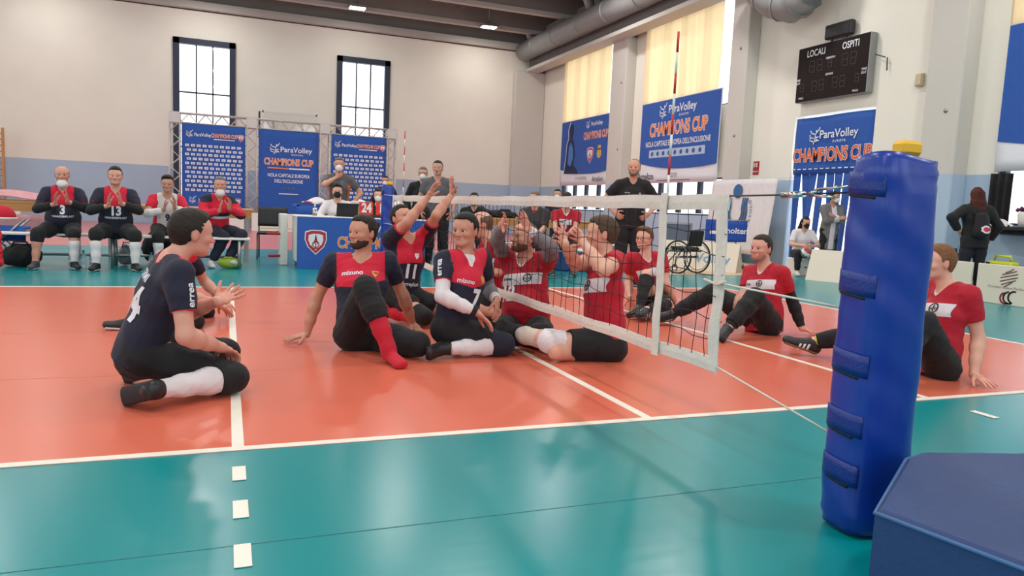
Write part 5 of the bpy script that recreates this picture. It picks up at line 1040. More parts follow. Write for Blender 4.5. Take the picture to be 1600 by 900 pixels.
# ------------------------------------------------------------------ people
POSES={'A':[[-2.494,1.101,0.229],[-2.341,1.031,0.712],[-2.248,1.084,0.852],[-2.295,0.85,0.662],[-2.378,1.217,0.686],[-2.263,0.764,0.359],[-2.303,1.273,0.393],[-2.096,0.946,0.261],[-2.122,1.101,0.486],[-2.011,1.077,0.185],[-1.998,1.211,0.542],[-2.469,1.009,0.217],[-2.468,1.193,0.217],[-2.039,0.953,0.095],[-2.079,1.399,0.143],[-2.383,0.71,0.106],[-2.45,1.209,0.101],[-2.531,0.823,0.05],[-2.587,1.337,0.046]],'B':[[-2.652,3.476,0.153],[-2.424,3.384,0.579],[-2.326,3.359,0.726],[-2.442,3.209,0.516],[-2.367,3.561,0.551],[-2.33,3.172,0.247],[-2.25,3.69,0.313],[-2.126,3.31,0.162],[-2.093,3.547,0.164],[-2.023,3.398,0.059],[-2.03,3.404,0.099],[-2.629,3.386,0.155],[-2.634,3.562,0.178],[-2.315,3.109,0.056],[-2.246,3.686,0.048],[-2.738,3.099,0.075],[-2.654,3.734,0.065],[-2.929,3.092,0.044],[-2.816,3.827,0.03]],'C':[[-1.151,2.111,0.126],[-1.139,2.284,0.639],[-1.133,2.265,0.834],[-1.325,2.354,0.61],[-0.943,2.271,0.633],[-1.442,2.438,0.329],[-0.802,2.329,0.361],[-1.509,2.433,0.057],[-0.701,2.429,0.126],[-1.674,2.369,0.03],[-0.611,2.307,0.028],[-1.241,2.065,0.118],[-1.055,2.091,0.098],[-1.185,1.789,0.485],[-0.837,1.688,0.103],[-1.064,1.581,0.102],[-1.1,2.026,0.069],[-1.015,1.397,0.026],[-1.242,2.164,0.054]],'D':[[-0.594,3.339,0.248],[-0.544,3.343,0.75],[-0.607,3.336,0.926],[-0.72,3.288,0.756],[-0.368,3.374,0.792],[-0.615,3.062,0.913],[-0.334,3.148,0.98],[-0.45,3.039,1.128],[-0.176,3.225,1.17],[-0.364,3.034,1.28],[-0.213,3.167,1.325],[-0.669,3.29,0.235],[-0.507,3.364,0.228],[-0.472,2.934,0.101],[-0.159,3.157,0.086],[-0.746,3.239,0.094],[-0.413,3.478,0.078],[-0.853,3.387,0.047],[-0.539,3.613,0.038]],'E':[[-0.525,1.833,0.209],[-0.452,1.897,0.705],[-0.46,1.89,0.888],[-0.626,1.845,0.678],[-0.293,1.989,0.691],[-0.676,1.683,0.44],[-0.19,2.079,0.434],[-0.444,1.616,0.336],[-0.221,1.823,0.396],[-0.32,1.56,0.229],[-0.241,1.737,0.25],[-0.606,1.792,0.191],[-0.451,1.881,0.187],[-0.205,1.681,0.092],[-0.03,1.852,0.123],[-0.613,1.659,0.074],[-0.277,2.168,0.051],[-0.781,1.573,0.059],[-0.435,2.064,0.058]],'F':[[0.229,2.308,0.129],[0.236,2.419,0.647],[0.197,2.368,0.827],[0.134,2.583,0.638],[0.388,2.307,0.67],[-0.035,2.386,0.801],[0.3,2.032,0.77],[-0.076,2.158,0.939],[0.075,1.982,0.908],[-0.099,1.993,0.997],[0.053,2.104,1.034],[0.168,2.374,0.099],[0.282,2.229,0.108],[-0.136,2.046,0.119],[0.157,1.8,0.137],[0.211,2.279,0.048],[0.058,2.199,0.039],[0.207,2.081,0.052],[-0.093,2.071,0.041]],'G':[[0.423,3.2,0.221],[0.236,3.293,0.718],[0.155,3.344,0.894],[0.274,3.481,0.722],[0.234,3.102,0.737],[0.241,3.683,0.493],[0.395,3.211,0.504],[0.116,3.494,0.348],[0.177,3.054,0.468],[0.08,3.364,0.237],[0.128,3.218,0.426],[0.459,3.286,0.185],[0.433,3.106,0.188],[0.158,3.612,0.135],[0.112,3.402,0.122],[0.408,3.27,0.087],[0.312,3.027,0.092],[0.558,3.396,0.067],[0.476,3.133,0.065]],'H':[[0.537,1.529,0.136],[0.557,1.637,0.7],[0.533,1.666,0.901],[0.551,1.842,0.696],[0.537,1.439,0.725],[0.313,1.629,0.678],[0.32,1.203,0.677],[0.143,1.468,0.834],[0.265,1.425,0.848],[0.17,1.641,0.904],[0.284,1.595,0.921],[0.541,1.622,0.091],[0.535,1.433,0.095],[0.105,1.43,0.083],[0.078,1.483,0.142],[0.522,1.571,0.026],[-0.032,1.701,0.148],[0.693,1.682,0.018],[-0.191,1.571,0.176]],'I':[[2.316,3.694,0.133],[2.165,3.695,0.614],[2.143,3.693,0.8],[1.981,3.68,0.59],[2.345,3.657,0.6],[2.036,3.795,0.326],[2.365,3.555,0.326],[1.951,3.594,0.183],[2.519,3.578,0.118],[2.019,3.617,0.03],[2.566,3.441,0.029],[2.228,3.684,0.114],[2.403,3.723,0.116],[2.052,3.458,0.433],[2.241,3.329,0.135],[1.88,3.269,0.116],[1.884,3.14,0.105],[1.718,3.194,0.053],[1.734,3.032,0.075]],'J':[[2.68,2.339,0.102],[2.71,2.414,0.609],[2.655,2.432,0.787],[2.685,2.596,0.55],[2.746,2.228,0.575],[2.534,2.5,0.307],[2.903,2.237,0.315],[2.735,2.493,0.13],[2.946,2.131,0.072],[2.879,2.468,0.034],[3.114,2.126,0.025],[2.64,2.424,0.127],[2.662,2.247,0.096],[2.325,2.686,0.341],[2.351,2.103,0.374],[2.005,2.853,0.115],[2.029,2.022,0.116],[1.813,2.829,0.082],[1.878,1.922,0.046]],'K':[[2.729,0.536,0.103],[2.807,0.588,0.63],[2.743,0.634,0.808],[2.901,0.759,0.61],[2.781,0.397,0.605],[2.804,0.687,0.328],[2.859,0.353,0.301],[2.893,0.755,0.078],[2.756,0.284,0.063],[2.74,0.678,0.029],[2.726,0.113,0.03],[2.783,0.612,0.085],[2.674,0.46,0.085],[2.577,0.977,0.256],[2.375,0.393,0.414],[2.28,1.28,0.119],[2.084,0.419,0.106],[2.132,1.425,0.118],[1.898,0.363,0.072]]}

def at(u, v, D): return CAM_P+D*(CF+CR*(u-800)/FPX-CU*(v-450)/FPX)
Y_, UPV = (0, 0, 1), np.array([0, 0, 1.])
KB = dict(hair=('short', (34, 28, 26)))
GUM = (M_SHOE, M_SOLEB, 1); WS = (M_SHOE, M_SOLEW)
BADGE = [(-.5, .5), (.5, .5), (.45, 0), (0, -.6), (-.45, 0)]
def P(k): return dict(zip(JN, [np.array(p) for p in POSES[k]]))
num = lambda t, x, z, s, w='F': (t, x, z, s, M_PWHITE, w, 'number', .045, .85)
word = lambda t, x, z, s, w='F', m=None: (t, x, z, s, m or M_PWHITE, w, 'lettering', .02, 1.0)
badge = lambda x, z, s, m=M_GOLD: (BADGE, x, z, s, m, 'F', 'badge')
NV = ('navy', .62, -.05)
person(P('A'), 22, -3, 0, 1.05, tone=(212, 156, 136), label='player in navy jersey 14 kneeling at the left with an open hand', hair=('short', (46, 36, 30)), top=NV, bottom=(1.05, M_BLACK, .016), socks=[('R', 1.1, 2, M_WHITEC, .008), ('L', 1.1, 2, M_WHITEC, .008)], pads=[('R', M_BLACK, .25, .017), ('L', M_BLACK, .25, .017)], shoes={'R': (M_SHOE, M_SOLEK), 'L': (M_SHOE, M_SOLEK)},
       hands={'L': ((-.2, -.75, .65), .12, 1.6), 'R': ((0, 0, -1), .5, .6)}, prints=[num('14', 0, .25, .24, 'B'), word('CRIMI', 0, .40, .06, 'B'), word('errea', 1, .38, .055, 'R')])
person(P('B'), -10, -15, 0, 1.0, tone=(214, 161, 139), label='player in navy jersey leaning forward behind player 14, hand on the floor', hair=('short', (60, 48, 40)), top=NV, bottom=(1.05, M_BLACK, .016), socks=[('R', 1.1, 2, M_WHITEC, .008)], pads=[('R', M_BLACK), ('L', M_BLACK)], shoes={'R': (M_SHOE, M_SOLEW), 'L': (M_SHOE, M_SOLEW)}, hands={'R': ((0, 0, -1), .25, 1.2), 'L': ((0, 0, -1), .3, 1)})
person(P('C'), -146, 3, 0, 1.06, tone=(201, 146, 121), label='bearded player in navy jersey sitting on the floor with a red sock stretched out', hair=('short', (44, 34, 28)), beard=(52, 36, 28), top=('navy', .6, -.02), bottom=(1.55, M_BLACK, .022, {'L': 1.0, 'R': 1.55}), socks=[('R', 1.5, 3, M_REDC, .010)], hands={'R': ((0, 0, -1), .05, 1.1), 'L': ((0, 0, -1), .2, 1.3)}, foot='R', pads=[('L', M_BLACK, .3, .02)], extra=lambda root, c: c['garment']('hair_bun', [RC(c['hd'](0, -.09, .075), c['hd'](0, -.125, .07), .022, .026)], mat('hair_44_34_28'), h=.006, fold=(.003, 120)),
       prints=[word('mizuno', .055, .385, .05), badge(-.10, .375, .045), word('=erreplast', .05, .10, .035)])
person(P('D'), -62, 18, 0, 1.0, tone=(207, 150, 126), label='player in navy jersey 11 raising both arms to block at the net', top=('bench', .62, -.05), bottom=(.55, M_BLACK, .02), socks=[('R', 1.15, 3, M_REDC, .009), ('L', 1.15, 3, M_REDC, .009)], pads=[('R', M_BLACK), ('L', M_BLACK)], shoes={}, hands={'R': ((.75, -.35, .3), .18, 1.5), 'L': ((.8, -.1, .35), .15, 1.2)}, prints=[num('11', -.01, .215, .17), word('=erreplast', -.01, .105, .05), badge(-.05, .36, .05, M_PWHITE)])
person(P('E'), -138, 0, 0, 1.03, tone=(199, 144, 121), label='dark-haired player in navy jersey 7 with white arm sleeve glancing back', hair=('short', (30, 26, 25)), top=NV, under=M_WHITEC, bottom=(1.0, M_BLACK, .018), socks=[('R', 1.1, 2, M_WHITEC, .009), ('L', 1.1, 2, M_WHITEC, .009)], pads=[('R', M_NAVYC, .26, .018), ('L', M_NAVYC)], shoes={'R': (M_SHOE, M_SOLEK), 'L': (M_SHOE, M_SOLEK)}, sleeves=[('R', .5, 1.9, M_WHITEC, .006), ('R', 1.86, 2.0, M_BLACK, .013), ('L', .5, 1.75, M_GREYC, .006), ('L', 1.72, 1.98, M_WHITEC, .010)],
       hands={'R': ((-.3, -.2, -.9), .25, 1.0), 'L': ((-.6, .2, -.5), .25, .8)}, prints=[num('7', -.045, .20, .17), word('mizuno', .065, .315, .045), badge(-.09, .345, .05), word('errea', 1, .34, .06, 'R')])
person(P('F'), -168, 8, 0, 1.08, tone=(214, 159, 136), gut=1.15, belly=.02, label='stout bearded player in red jersey 12 with grey arm sleeves raised to block', hair=('buzz', (96, 74, 58)), beard=(104, 72, 52), top=('red', .45, -.1), bottom=(.9, M_BLACK, .018), pads=[('R', M_BLACK), ('L', M_BLACK)], shoes={'R': GUM, 'L': GUM}, sleeves=[('R', .3, 1.9, M_GREYC, .007), ('L', .3, 1.85, M_GREYC, .007), ('L', 1.82, 2.0, M_WHITEC, .012)], hands={'R': ((-.9, -.2, 0), .25, 1.1), 'L': ((-.9, -.2, 0), .2, 1.1)}, prints=[num('12', .085, .225, .16), ('O', -.07, .34, 0.0912, M_PBLACK, 'F', 'emblem_ring', -.005, 1.0), word('BAYER', -.07, .34, 0.0216, 'F', M_PBLACK), word('I', -.07, .34, 0.0576, 'F', M_PBLACK), word('erima', .1, .345, .035, 'F', M_PBLACK)])
person(P('G'), 172, -12, 0, 1.05, tone=(216, 161, 139), label='balding player in red jersey leaning forward behind player 7', hair=('balding', (120, 92, 74)), top=('red', .62, -.05), bottom=(.9, M_BLACK, .018), shoes={'R': GUM, 'L': GUM}, hands={'L': ((0, 0, -1), .5, .8)})
def liner(root, c):
    J, s = c['J'], c['s']; c['garment']('stump_liner', [RC(J['Lk'], J['La'], .066*s, .058*s), RC(J['La'], J['La']+(J['La']-J['Lk'])*.12, .056*s, .048*s)], M_CREAM, h=.008, fold=(.003, 22))
person(P('H'), 160, 0, 0, 1.1, tone=(218, 165, 143), gut=1.08, label='player in red jersey seen in profile at the net with a white knee band', hair=('short', (92, 68, 50)), top=('red', .38, -.09), bottom=(.72, M_BLACK, .022), pads=[('L', M_WHITEC, .2, .016)], shoes={'R': GUM}, foot='R', hands={'L': ((-.8, .3, .2), .35, 1.0), 'R': ((-.8, .2, .2), .4, 1.1)}, prints=[('O', .0, .34, 0.10640000000000001, M_PBLACK, 'F', 'emblem_ring', -.005, 1.0), word('BAYER', .0, .34, 0.025200000000000004, 'F', M_PBLACK), word('I', .0, .34, 0.06720000000000001, 'F', M_PBLACK)], extra=liner)
person(P('I'), -152, 2, 0, 1.0, tone=(222, 169, 147), label='player in red jersey with glasses sitting behind the net', hair=('fringe', (120, 84, 54)), glasses=True, top=('red', .6, -.05), bottom=(.95, M_BLACK, .018), socks=[('R', 1.08, 2, M_BLACK, .008), ('L', 1.0, 2, M_BLACK, .008)], shoes={'R': GUM, 'L': GUM}, hands={'L': ((0, 0, -1), .2, 1.1)}, prints=[word('erima', .07, .345, .04, 'F', M_PBLACK), word('+', -.08, .345, .09, 'F', M_PBLACK)])
person(P('J'), -166, 3, 0, 1.05, tone=(212, 159, 139), gut=1.05, label='player in red jersey 4 sitting with both knees bent and one black arm sleeve', hair=('short', (58, 42, 34)), beard=(168, 118, 98), socks=[('R', 1.7, 2, M_BLACK, .008), ('L', 1.7, 2, M_BLACK, .008)], top=('red', .62, -.09), bottom=(1.9, M_BLACK, .022), shoes={'R': GUM, 'L': GUM}, sleeves=[('L', .55, 1.93, M_BLACK, .007)], hands={'L': ((0, 0, -1), .15, 1.1)}, prints=[num('4', .06, .245, .11), word('erima', .1, .345, .035, 'F', M_PBLACK), ('O', -.04, .345, 0.08360000000000001, M_PBLACK, 'F', 'emblem_ring', -.005, 1.0), word('BAYER', -.04, .345, 0.0198, 'F', M_PBLACK), word('I', -.04, .345, 0.05280000000000001, 'F', M_PBLACK)])
def fluo(root, c):
    J, s = c['J'], c['s']; a = J['Ra']+(J['Rk']-J['Ra'])*.10; c['garment']('ankle_band', [RC(a, a+(J['Rk']-J['Ra'])*.03, .05*s)], mat('fluo_band', sl((200, 205, 40)), .7), h=.008, fold=None)
person(P('K'), 158, 0, 0, 1.06, tone=(224, 169, 147), label='player in red jersey sitting at the right, leaning on one hand behind the post', hair=('short', (140, 92, 58)), top=('red', .6, -.09), bottom=(1.95, M_BLACK, .02), socks=[('L', 1.7, 2, M_BLACK, .008)], shoes={'R': GUM, 'L': GUM}, hands={'L': ((0, 0, -1), .12, 1.5)}, prints=[('O', -.06, .345, 0.10640000000000001, M_PBLACK, 'F', 'emblem_ring', -.005, 1.0), word('BAYER', -.06, .345, 0.025200000000000004, 'F', M_PBLACK), word('I', -.06, .345, 0.06720000000000001, 'F', M_PBLACK)], extra=fluo)

# figures around the court ---------------------------------------------------
ARMS = dict(clap=((.075, .27, -.2), (-.06, .28, -.16)), lap=((.1, .36, -.42), (-.1, .36, -.42)), hips=((.24, .06, -.43), (-.24, .06, -.43)), down=((.25, .04, -.52), (-.25, .04, -.52)), chin=((.04, .17, -.03), (-.24, .10, -.44)), cross=((-.06, .22, -.26), (.06, .24, -.22)), table=((.16, .36, -.30), (-.16, .36, -.30)), hold=((.12, .26, -.32), (-.12, .26, -.32)), bag=((.25, .04, -.52), (-.27, -.05, -.38)), between=((.06, .40, -.36), (-.06, .40, -.36)), pocket=((.21, .04, -.47), (-.21, .04, -.47)))
def ik(a, w_, l1, l2, pole):
    d = w_-a; L = np.linalg.norm(d); L2 = min(L, (l1+l2)*.995); w_ = a+d/L*L2; x = (l1*l1-l2*l2+L2*L2)/(2*L2); hgt = math.sqrt(max(l1*l1-x*x, 0)); dn = d/L; p = pole-dn*(pole@dn); return a+dn*x+nrm(p)*hgt, w_
def pose(xy, yaw, s=1.0, seat=None, arms='down', lean=4, spread=.16, legs=None, twist=0):
    y = math.radians(yaw); f = np.array([math.cos(y), math.sin(y), 0]); r = np.array([math.sin(y), -math.cos(y), 0]); J = {}
    J['P'] = np.array([xy[0], xy[1], (seat+.10) if seat else .95*s]); up = UPV*math.cos(math.radians(lean))+f*math.sin(math.radians(lean)); J['N'] = J['P']+up*.5*s; J['H'] = J['N']+(up*.93+f*.25)*.19*s
    for q, k in (('R', 1), ('L', -1)):
        J[q+'s'] = J['N']+r*k*.18*s-up*.055*s; J[q+'h'] = J['P']+r*k*.09*s-UPV*.01
        if seat:
            kx = (legs or {}).get(q, (spread, .42, .46)); J[q+'k'] = J['P']+r*k*kx[0]*s+f*kx[1]*s; J[q+'k'][2] = kx[2]*s if seat > .3 else kx[2]; af = (legs or {}).get(q+'a', (kx[0], kx[1]+.02)); J[q+'a'] = J['P']+r*k*af[0]*s+f*af[1]*s; J[q+'a'][2] = .09 if len(af) < 3 else af[2]
        else: J[q+'k'] = J['P']+r*k*.11*s+f*.02*s; J[q+'k'][2] = .5*s; J[q+'a'] = J['P']+r*k*.13*s-f*.02; J[q+'a'][2] = .09*s
        fd = nrm(f+r*k*.25); J[q+'t'] = J[q+'a']+fd*.17*s; J[q+'t'][2] = .04 if J[q+'a'][2] < .12 else J[q+'a'][2]-.03
        t = ARMS[arms][0 if q == 'R' else 1]; w_ = J['N']+(r*t[0]+f*t[1]+UPV*t[2])*s; pl = r*k*1.0-f*.5-UPV*.4 if arms in ('hips', 'clap', 'cross', 'chin', 'hold', 'bag') else r*k*.7-f*.8
        J[q+'e'], J[q+'w'] = ik(J[q+'s'], w_, .29*s, .25*s, pl); hd_ = nrm(J[q+'w']-J[q+'e'])
        if arms == 'clap': hd_ = nrm(f*.35+UPV*.9-r*k*.05)
        if arms in ('hips', 'pocket') or (arms in ('chin', 'bag') and q == 'L'): hd_ = nrm(-r*k*.6+f*.5-UPV*.5)
        J[q+'f'] = J[q+'w']+hd_*.17*s
    return J, f, r
def bg(u, v, D, yaw, label, z=None, **k):
    """stand or seat a person so that the head comes at pixel (u, v) at distance D"""
    p = at(u, v, D); s = k.pop('s', 1.0); pz = {a: k.pop(a) for a in ('seat', 'arms', 'lean', 'spread', 'legs') if a in k}; hy = k.pop('head', yaw)
    J, f, r = pose((0, 0), yaw, s, **pz); off = J['H']; xy = (p[0]-off[0], p[1]-off[1]); J, f, r = pose(xy, yaw, s, **pz); pt = k.pop('pitch', 0); ar = pz.get('arms', 'down')
    if 'hands' not in k:
        k['hands'] = {'clap': {'R': (-r+f*.3, .15, .8), 'L': (r+f*.3, .15, .8)}, 'chin': {'R': (-f*.5+UPV*.4-r*.3, .8, .3), 'L': (-r, .4, .5)}}.get(ar, {'R': (-f*.2-r*.9-UPV*.2, .45, .6), 'L': (-f*.2+r*.9-UPV*.2, .45, .6)})
    return person(J, hy, pt, 0, s, fine=False, label=label, **k)
WSOCK = lambda: [('R', 1.25, 2, M_WHITEC, .008), ('L', 1.25, 2, M_WHITEC, .008)]
LSL = ('bench', .62, -.06, .02)
bg(97, 272, 9.9, -82, 'bald man in navy shirt 3 with a mask under his chin clapping on the bench', s=1.02, seat=.45, arms='clap', tone=(207, 148, 128), gut=1.22, belly=.06, hair=('balding', (150, 140, 132)), mask=(M_MASK, 'chin'), top=LSL, bottom=(1.1, M_BLACK, .02), socks=[('L', 1.25, 2, M_WHITEC, .008)], sleeves=[('R', .5, 1.8, M_BLACK, .012), ('L', .5, 1.8, M_BLACK, .012)], legs={'R': (.27, .38, .46), 'Ra': (.30, .42), 'L': (.13, .42, .46)}, shoes={'R': (mat('shoe_grey', sl((70, 70, 74)), .5), M_SOLEW), 'L': WS}, pads=[('R', M_BLACK, .3, .02)], prints=[num('3', 0, .235, .15), word('=BANDERPLAST', 0, .155, .036)])
bg(180, 270, 10.0, -84, 'dark-haired man in navy shirt 13 clapping on the bench', s=1.05, seat=.45, arms='clap', tone=(216, 161, 139), gut=1.15, hair=('short', (36, 30, 28)), top=LSL, bottom=(1.15, M_BLACK, .02), socks=WSOCK(), sleeves=[('R', .5, 1.8, M_BLACK, .012), ('L', .5, 1.8, M_BLACK, .012)], legs={'R': (.22, .40, .47), 'L': (.22, .42, .46)}, shoes={'R': WS, 'L': WS}, prints=[num('13', 0, .235, .16), word('=BANDERPLAST', 0, .15, .036)])
bg(262, 287, 10.5, -78, 'long-haired man in white and red shirt 9 sitting on the bench', s=.98, head=-92, pitch=-8, seat=.45, arms='clap', lean=14, tone=(197, 146, 124), hair=('fringe', (40, 32, 28)), top=('whitered', .62, -.05), bottom=(1.2, M_BLACK, .02), socks=WSOCK(), sleeves=[('R', .8, 1.9, M_WHITEC, .01), ('L', .8, 1.9, M_WHITEC, .01)], shoes={'R': WS, 'L': WS}, prints=[('9', 0, .2, .14, M_PBLACK, 'F', 'number', .045, .85), badge(-.09, .31, .05), ('joma', .08, .33, .04, M_PBLACK, 'F', 'lettering', .02, 1.0)])
bg(344, 290, 10.9, -70, 'grey-haired man in a red tracksuit top with lowered mask clapping on the bench', s=1.0, head=-88, seat=.45, arms='clap', lean=12, tone=(205, 152, 130), hair=('short', (128, 122, 118)), mask=(M_MASK, 'chin'), top=('tracksuit', 1.92, -.08, .026, 'jacket'), bottom=(1.93, M_NAVYC, .022), legs={'R': (.02, .42, .46), 'Ra': (.16, .30), 'L': (.24, .42, .50), 'La': (.02, .44, .13)}, shoes={'R': (M_SHOEW, M_SOLEW), 'L': (M_SHOEW, M_SOLEW)})
def lanyard(root, c):
    tz, b = c['tz'], c['base']; MB().path([tz(.47, .06, .03)-b, tz(.36, .04, .155)-b, tz(.2, 0, .16)-b, tz(.36, -.04, .155)-b, tz(.47, -.06, .03)-b], .006, 5).build('lanyard', mat('lanyard_teal', sl((60, 160, 190)), .6), root)
    q = tz(.15, 0, .17)-b; MB().box(tuple(q), (.09, .01, .12)).build('pass_card', M_PWHITE, root)
bg(530, 263, 12.7, -100, 'grey-haired man in a grey polo standing with a hand at his masked chin', s=1.03, arms='chin', tone=(201, 150, 128), hair=('short', (110, 106, 104)), mask=(M_MASK, ), top=('polo', .65, -.08, .018, 'polo_shirt'), bottom=(1.95, M_BLACK, .02), shoes={'R': WS, 'L': WS}, extra=lanyard)
bg(527, 308, 12.35, -98, 'young man in a white shirt and black mask sitting at the scorers table', s=.98, seat=.45, arms='table', tone=(212, 161, 139), hair=('curly', (30, 26, 25)), mask=(M_BLACK, ), top=(M_WHITEC, 1.9, -.08, .02, 'shirt'), bottom=(1.9, M_NAVYC, .02), shoes={'R': WS, 'L': WS})
bg(591, 312, 12.6, -105, 'woman with long black hair and a white mask sitting at the scorers table', s=.93, seat=.45, arms='table', tone=(218, 167, 147), hair=('long', (24, 21, 22)), mask=(M_MASK, ), top=(M_BLACK, 1.9, -.08, .018, 'sweater'), bottom=(1.9, M_BLACK, .02), shoes={'R': WS, 'L': WS})
bg(602, 284, 17.5, -105, 'man with glasses and lowered mask standing behind the far post', s=.97, tone=(197, 144, 119), hair=('short', (34, 30, 30)), glasses=True, mask=(M_MASK, ), top=(M_NAVYC, 1.9, -.1, .022, 'jacket'), bottom=(1.95, M_NAVYC, .02), shoes={'R': WS, 'L': WS})
bg(661, 271, 13.6, -108, 'man in black jacket with glasses and mask standing behind the referee', s=1.0, tone=(201, 150, 128), hair=('short', (120, 110, 100)), glasses=True, mask=(M_MASK, ), top=(M_BLACK, 1.92, -.12, .024, 'jacket'), bottom=(1.95, M_BLACK, .02), shoes={'R': WS, 'L': WS})
def whistle(root, c): hd, b = c['hd'], c['base']; MB().box(tuple(hd(0, .115, -.062)-b), (.025, .03, .02), bev=.006).tube(tuple(hd(0, .09, -.062)-b), tuple(hd(0, .12, -.062)-b), .006, 6).build('whistle', M_PLB, root)
bg(684, 263, 12.3, -112, 'referee in grey polo with a whistle in his mouth standing behind the far net', s=1.03, arms='down', tone=(203, 150, 128), gut=1.1, hair=('short', (44, 38, 36)), top=(cloth('polo_grey', (92, 90, 94)), .65, -.1, .02, 'polo_shirt'), bottom=(1.95, M_BLACK, .024), shoes={'R': WS, 'L': WS}, extra=whistle)
bg(991, 262, 10.6, -112, 'tall coach in black shirt and trousers standing with hands on hips', s=1.06, head=-128, arms='hips', tone=(203, 152, 128), beard=(112, 98, 88), hair=('buzz', (120, 104, 92)), top=(M_BLACK, .7, -.14, .022, 't_shirt'), bottom=(1.95, M_BLACK, .03), shoes={'R': WS, 'L': WS}, prints=[(BADGE, -.09, .34, .03, M_METAL, 'F', 'badge'), ('erima', .08, .35, .03, M_METAL, 'F', 'lettering', .02, 1.0)])
bg(886, 306, 12.2, -118, 'dark-haired player in red jersey 9 sitting on the far bench', s=1.03, pitch=-18, seat=.45, arms='between', lean=8, tone=(209, 156, 134), hair=('short', (36, 30, 28)), top=('red', .62, -.05), bottom=(1.0, M_BLACK, .02), socks=[('R', 1.2, 2, M_BLACK, .008), ('L', 1.2, 2, M_BLACK, .008)], shoes={'R': (mat('shoe_grey', sl((70, 70, 74)), .5), M_SOLEW), 'L': (mat('shoe_grey', sl((70, 70, 74)), .5), M_SOLEW)}, prints=[num('9', 0, .25, .11), word('erima', .08, .345, .04, 'F', M_PBLACK)])
bg(836, 308, 12.4, -120, 'grey-haired man in dark jacket over a red shirt on the far bench', s=1.02, head=-160, seat=.45, arms='lap', tone=(209, 156, 134), hair=('short', (130, 118, 108)), top=(cloth('charcoal_cloth', (58, 54, 56)), .9, -.06, .026, 'jacket'), under=M_REDC, bottom=(1.9, M_BLACK, .02), shoes={'R': WS, 'L': WS})
bg(741, 308, 13.0, -112, 'black-haired woman in black sitting at the left end of the far bench', s=.95, seat=.45, arms='lap', tone=(214, 161, 139), hair=('short', (22, 20, 21)), top=(M_BLACK, 1.9, -.06, .026, 'jacket'), bottom=(1.9, M_BLACK, .02), shoes={'R': WS, 'L': WS})
bg(871, 301, 16.4, -116, 'masked man with short hair sitting far behind player 9 of the red team', s=1.02, seat=.62, tone=(201, 150, 128), hair=('short', (44, 38, 36)), mask=(M_MASK, ), arms='lap', top=(M_NAVYC, 1.9, -.06, .024, 'jacket'), bottom=(1.9, M_BLACK, .02), shoes={'R': WS, 'L': WS})
st_ = empty('bar_stool', (at(871, 301, 16.4)[0], at(871, 301, 16.4)[1]+.06, 0), 'black stool under the masked man behind the far bench', 'stool'); MB().lathe((0, .05, .58), [(.19, 0), (.2, .03), (.17, .05)], 16).build('seat', M_PLB, st_)
for a in range(4): MB().tube((.12*math.cos(a*1.57+.78), .05+.12*math.sin(a*1.57+.78), .58), (.2*math.cos(a*1.57+.78), .05+.2*math.sin(a*1.57+.78), 0), .015, 8).build('leg', M_METAL, st_)
bg(1304, 307, 15.1, -105, 'man in a long grey coat and white mask standing by the doorway banner', s=.97, head=-75, arms='cross', tone=(201, 148, 124), hair=('short', (34, 28, 26)), glasses=True, mask=(M_MASK, ), top=('coat', 1.9, -.42, .03, 'coat'), bottom=(1.95, M_BLACK, .014), shoes={'R': WS, 'L': WS})
gi = bg(1258, 362, 14.4, -108, 'long-haired girl in white shirt and black mask sitting with a ball in her hands', s=.9, seat=.34, arms='hold', lean=10, pitch=-8, tone=(218, 165, 143), hair=('long', (44, 30, 26)), mask=(M_BLACK, ), top=(M_WHITEC, .8, -.05, .02, 't_shirt'), bottom=(1.93, M_BLACK, .016), legs={'R': (.22, .40, .50), 'L': (.22, .40, .50)}, shoes={'R': (M_SHOEW, M_SOLEW), 'L': (M_SHOEW, M_SOLEW)})
stl.location = (gi.location.x, gi.location.y, 0); can.location = (gi.location.x-.2, gi.location.y-.75, 0)
vb = at(1260, 395, 14.05); bm = bmesh.new(); bmesh.ops.create_icosphere(bm, subdivisions=3, radius=.105)
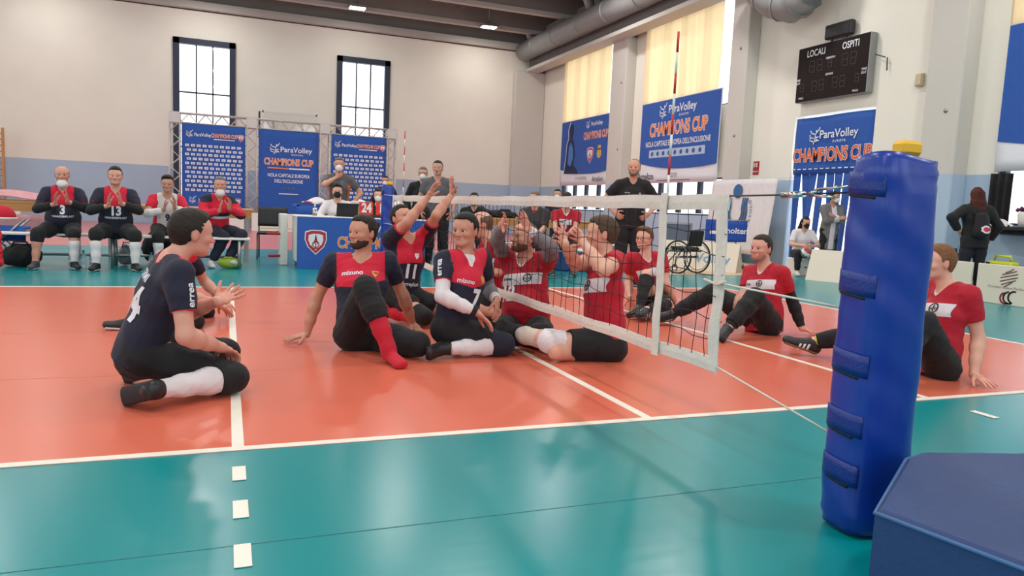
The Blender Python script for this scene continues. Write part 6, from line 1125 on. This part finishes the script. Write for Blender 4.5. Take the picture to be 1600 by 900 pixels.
for f_ in bm.faces:
    f_.smooth = True; c = f_.calc_center_median().normalized(); a = math.atan2(c.y, c.x)+c.z*1.5; f_.material_index = int((a+9.42)/(2*math.pi)*6) % 3
me = bpy.data.meshes.new('volleyball'); bm.to_mesh(me); bm.free()
for m in (M_PWHITE, M_PRED, M_GREEN): me.materials.append(m)
o = link('volleyball', me, None, Vector(vb)); tag(o, 'red, white and green volleyball held by the seated girl', 'ball'); MB().path([(.1065*math.cos(a), .1065*math.sin(a), 0) for a in np.linspace(0, 2*math.pi, 28, False)], .0015, 4, True).build('seam', M_PBLACK, o)
def pack(root, c):
    tz, s = c['tz'], c['s']; g = c['garment']('backpack', [EC(tz(.08, 0, -.2), tz(.34, 0, -.17), c['rt'], .13*s, .09*s, .10*s, .06*s)], M_BLACK, h=.015, fold=(.006, 18)); pk = g[2]; b = MB(); v, q = g[0], g[1]; bv = BVHTree.FromPolygons([tuple(x) for x in v], [tuple(x) for x in q])
    for nm_, rr, m in (('patch_ring', .075, M_PWHITE), ('patch', .045, M_PRED)):
        o_ = []
        for k in range(16):
            a = 2*math.pi*k/16; p = tz(.13, .03, -.6)+c['rt']*rr*math.cos(a)*(1+.15*math.sin(k*3))+c['up']*rr*.8*math.sin(a); h_ = bv.ray_cast(Vector(p), Vector(c['fw']), 1); p2 = np.array(h_[0]) if h_[0] is not None else p+c['fw']*.3; o_.append(p2-c['fw']*(.006 if rr > .05 else .010)-c['base'])
        MB().add(o_, [tuple(range(16))]).build(nm_, m, pk)
    MB().path([tz(.44, .1, .09)-c['base'], tz(.47, .1, -.03)-c['base'], tz(.36, .09, -.16)-c['base']], .016, 6).path([tz(.44, -.1, .09)-c['base'], tz(.47, -.1, -.03)-c['base'], tz(.36, -.09, -.16)-c['base']], .016, 6).build('shoulder_strap', M_BLACK, pk)
bg(1525, 312, 11.3, 62, 'red-haired woman in black seen from behind with a backpack', s=.97, arms='bag', tone=(218, 165, 143), hair=('long', (84, 34, 22)), top=(M_BLACK, 1.93, -.16, .03, 'hoodie'), bottom=(1.95, cloth('dark_jeans', (26, 28, 38)), .018), shoes={'R': WS, 'L': WS}, extra=pack)
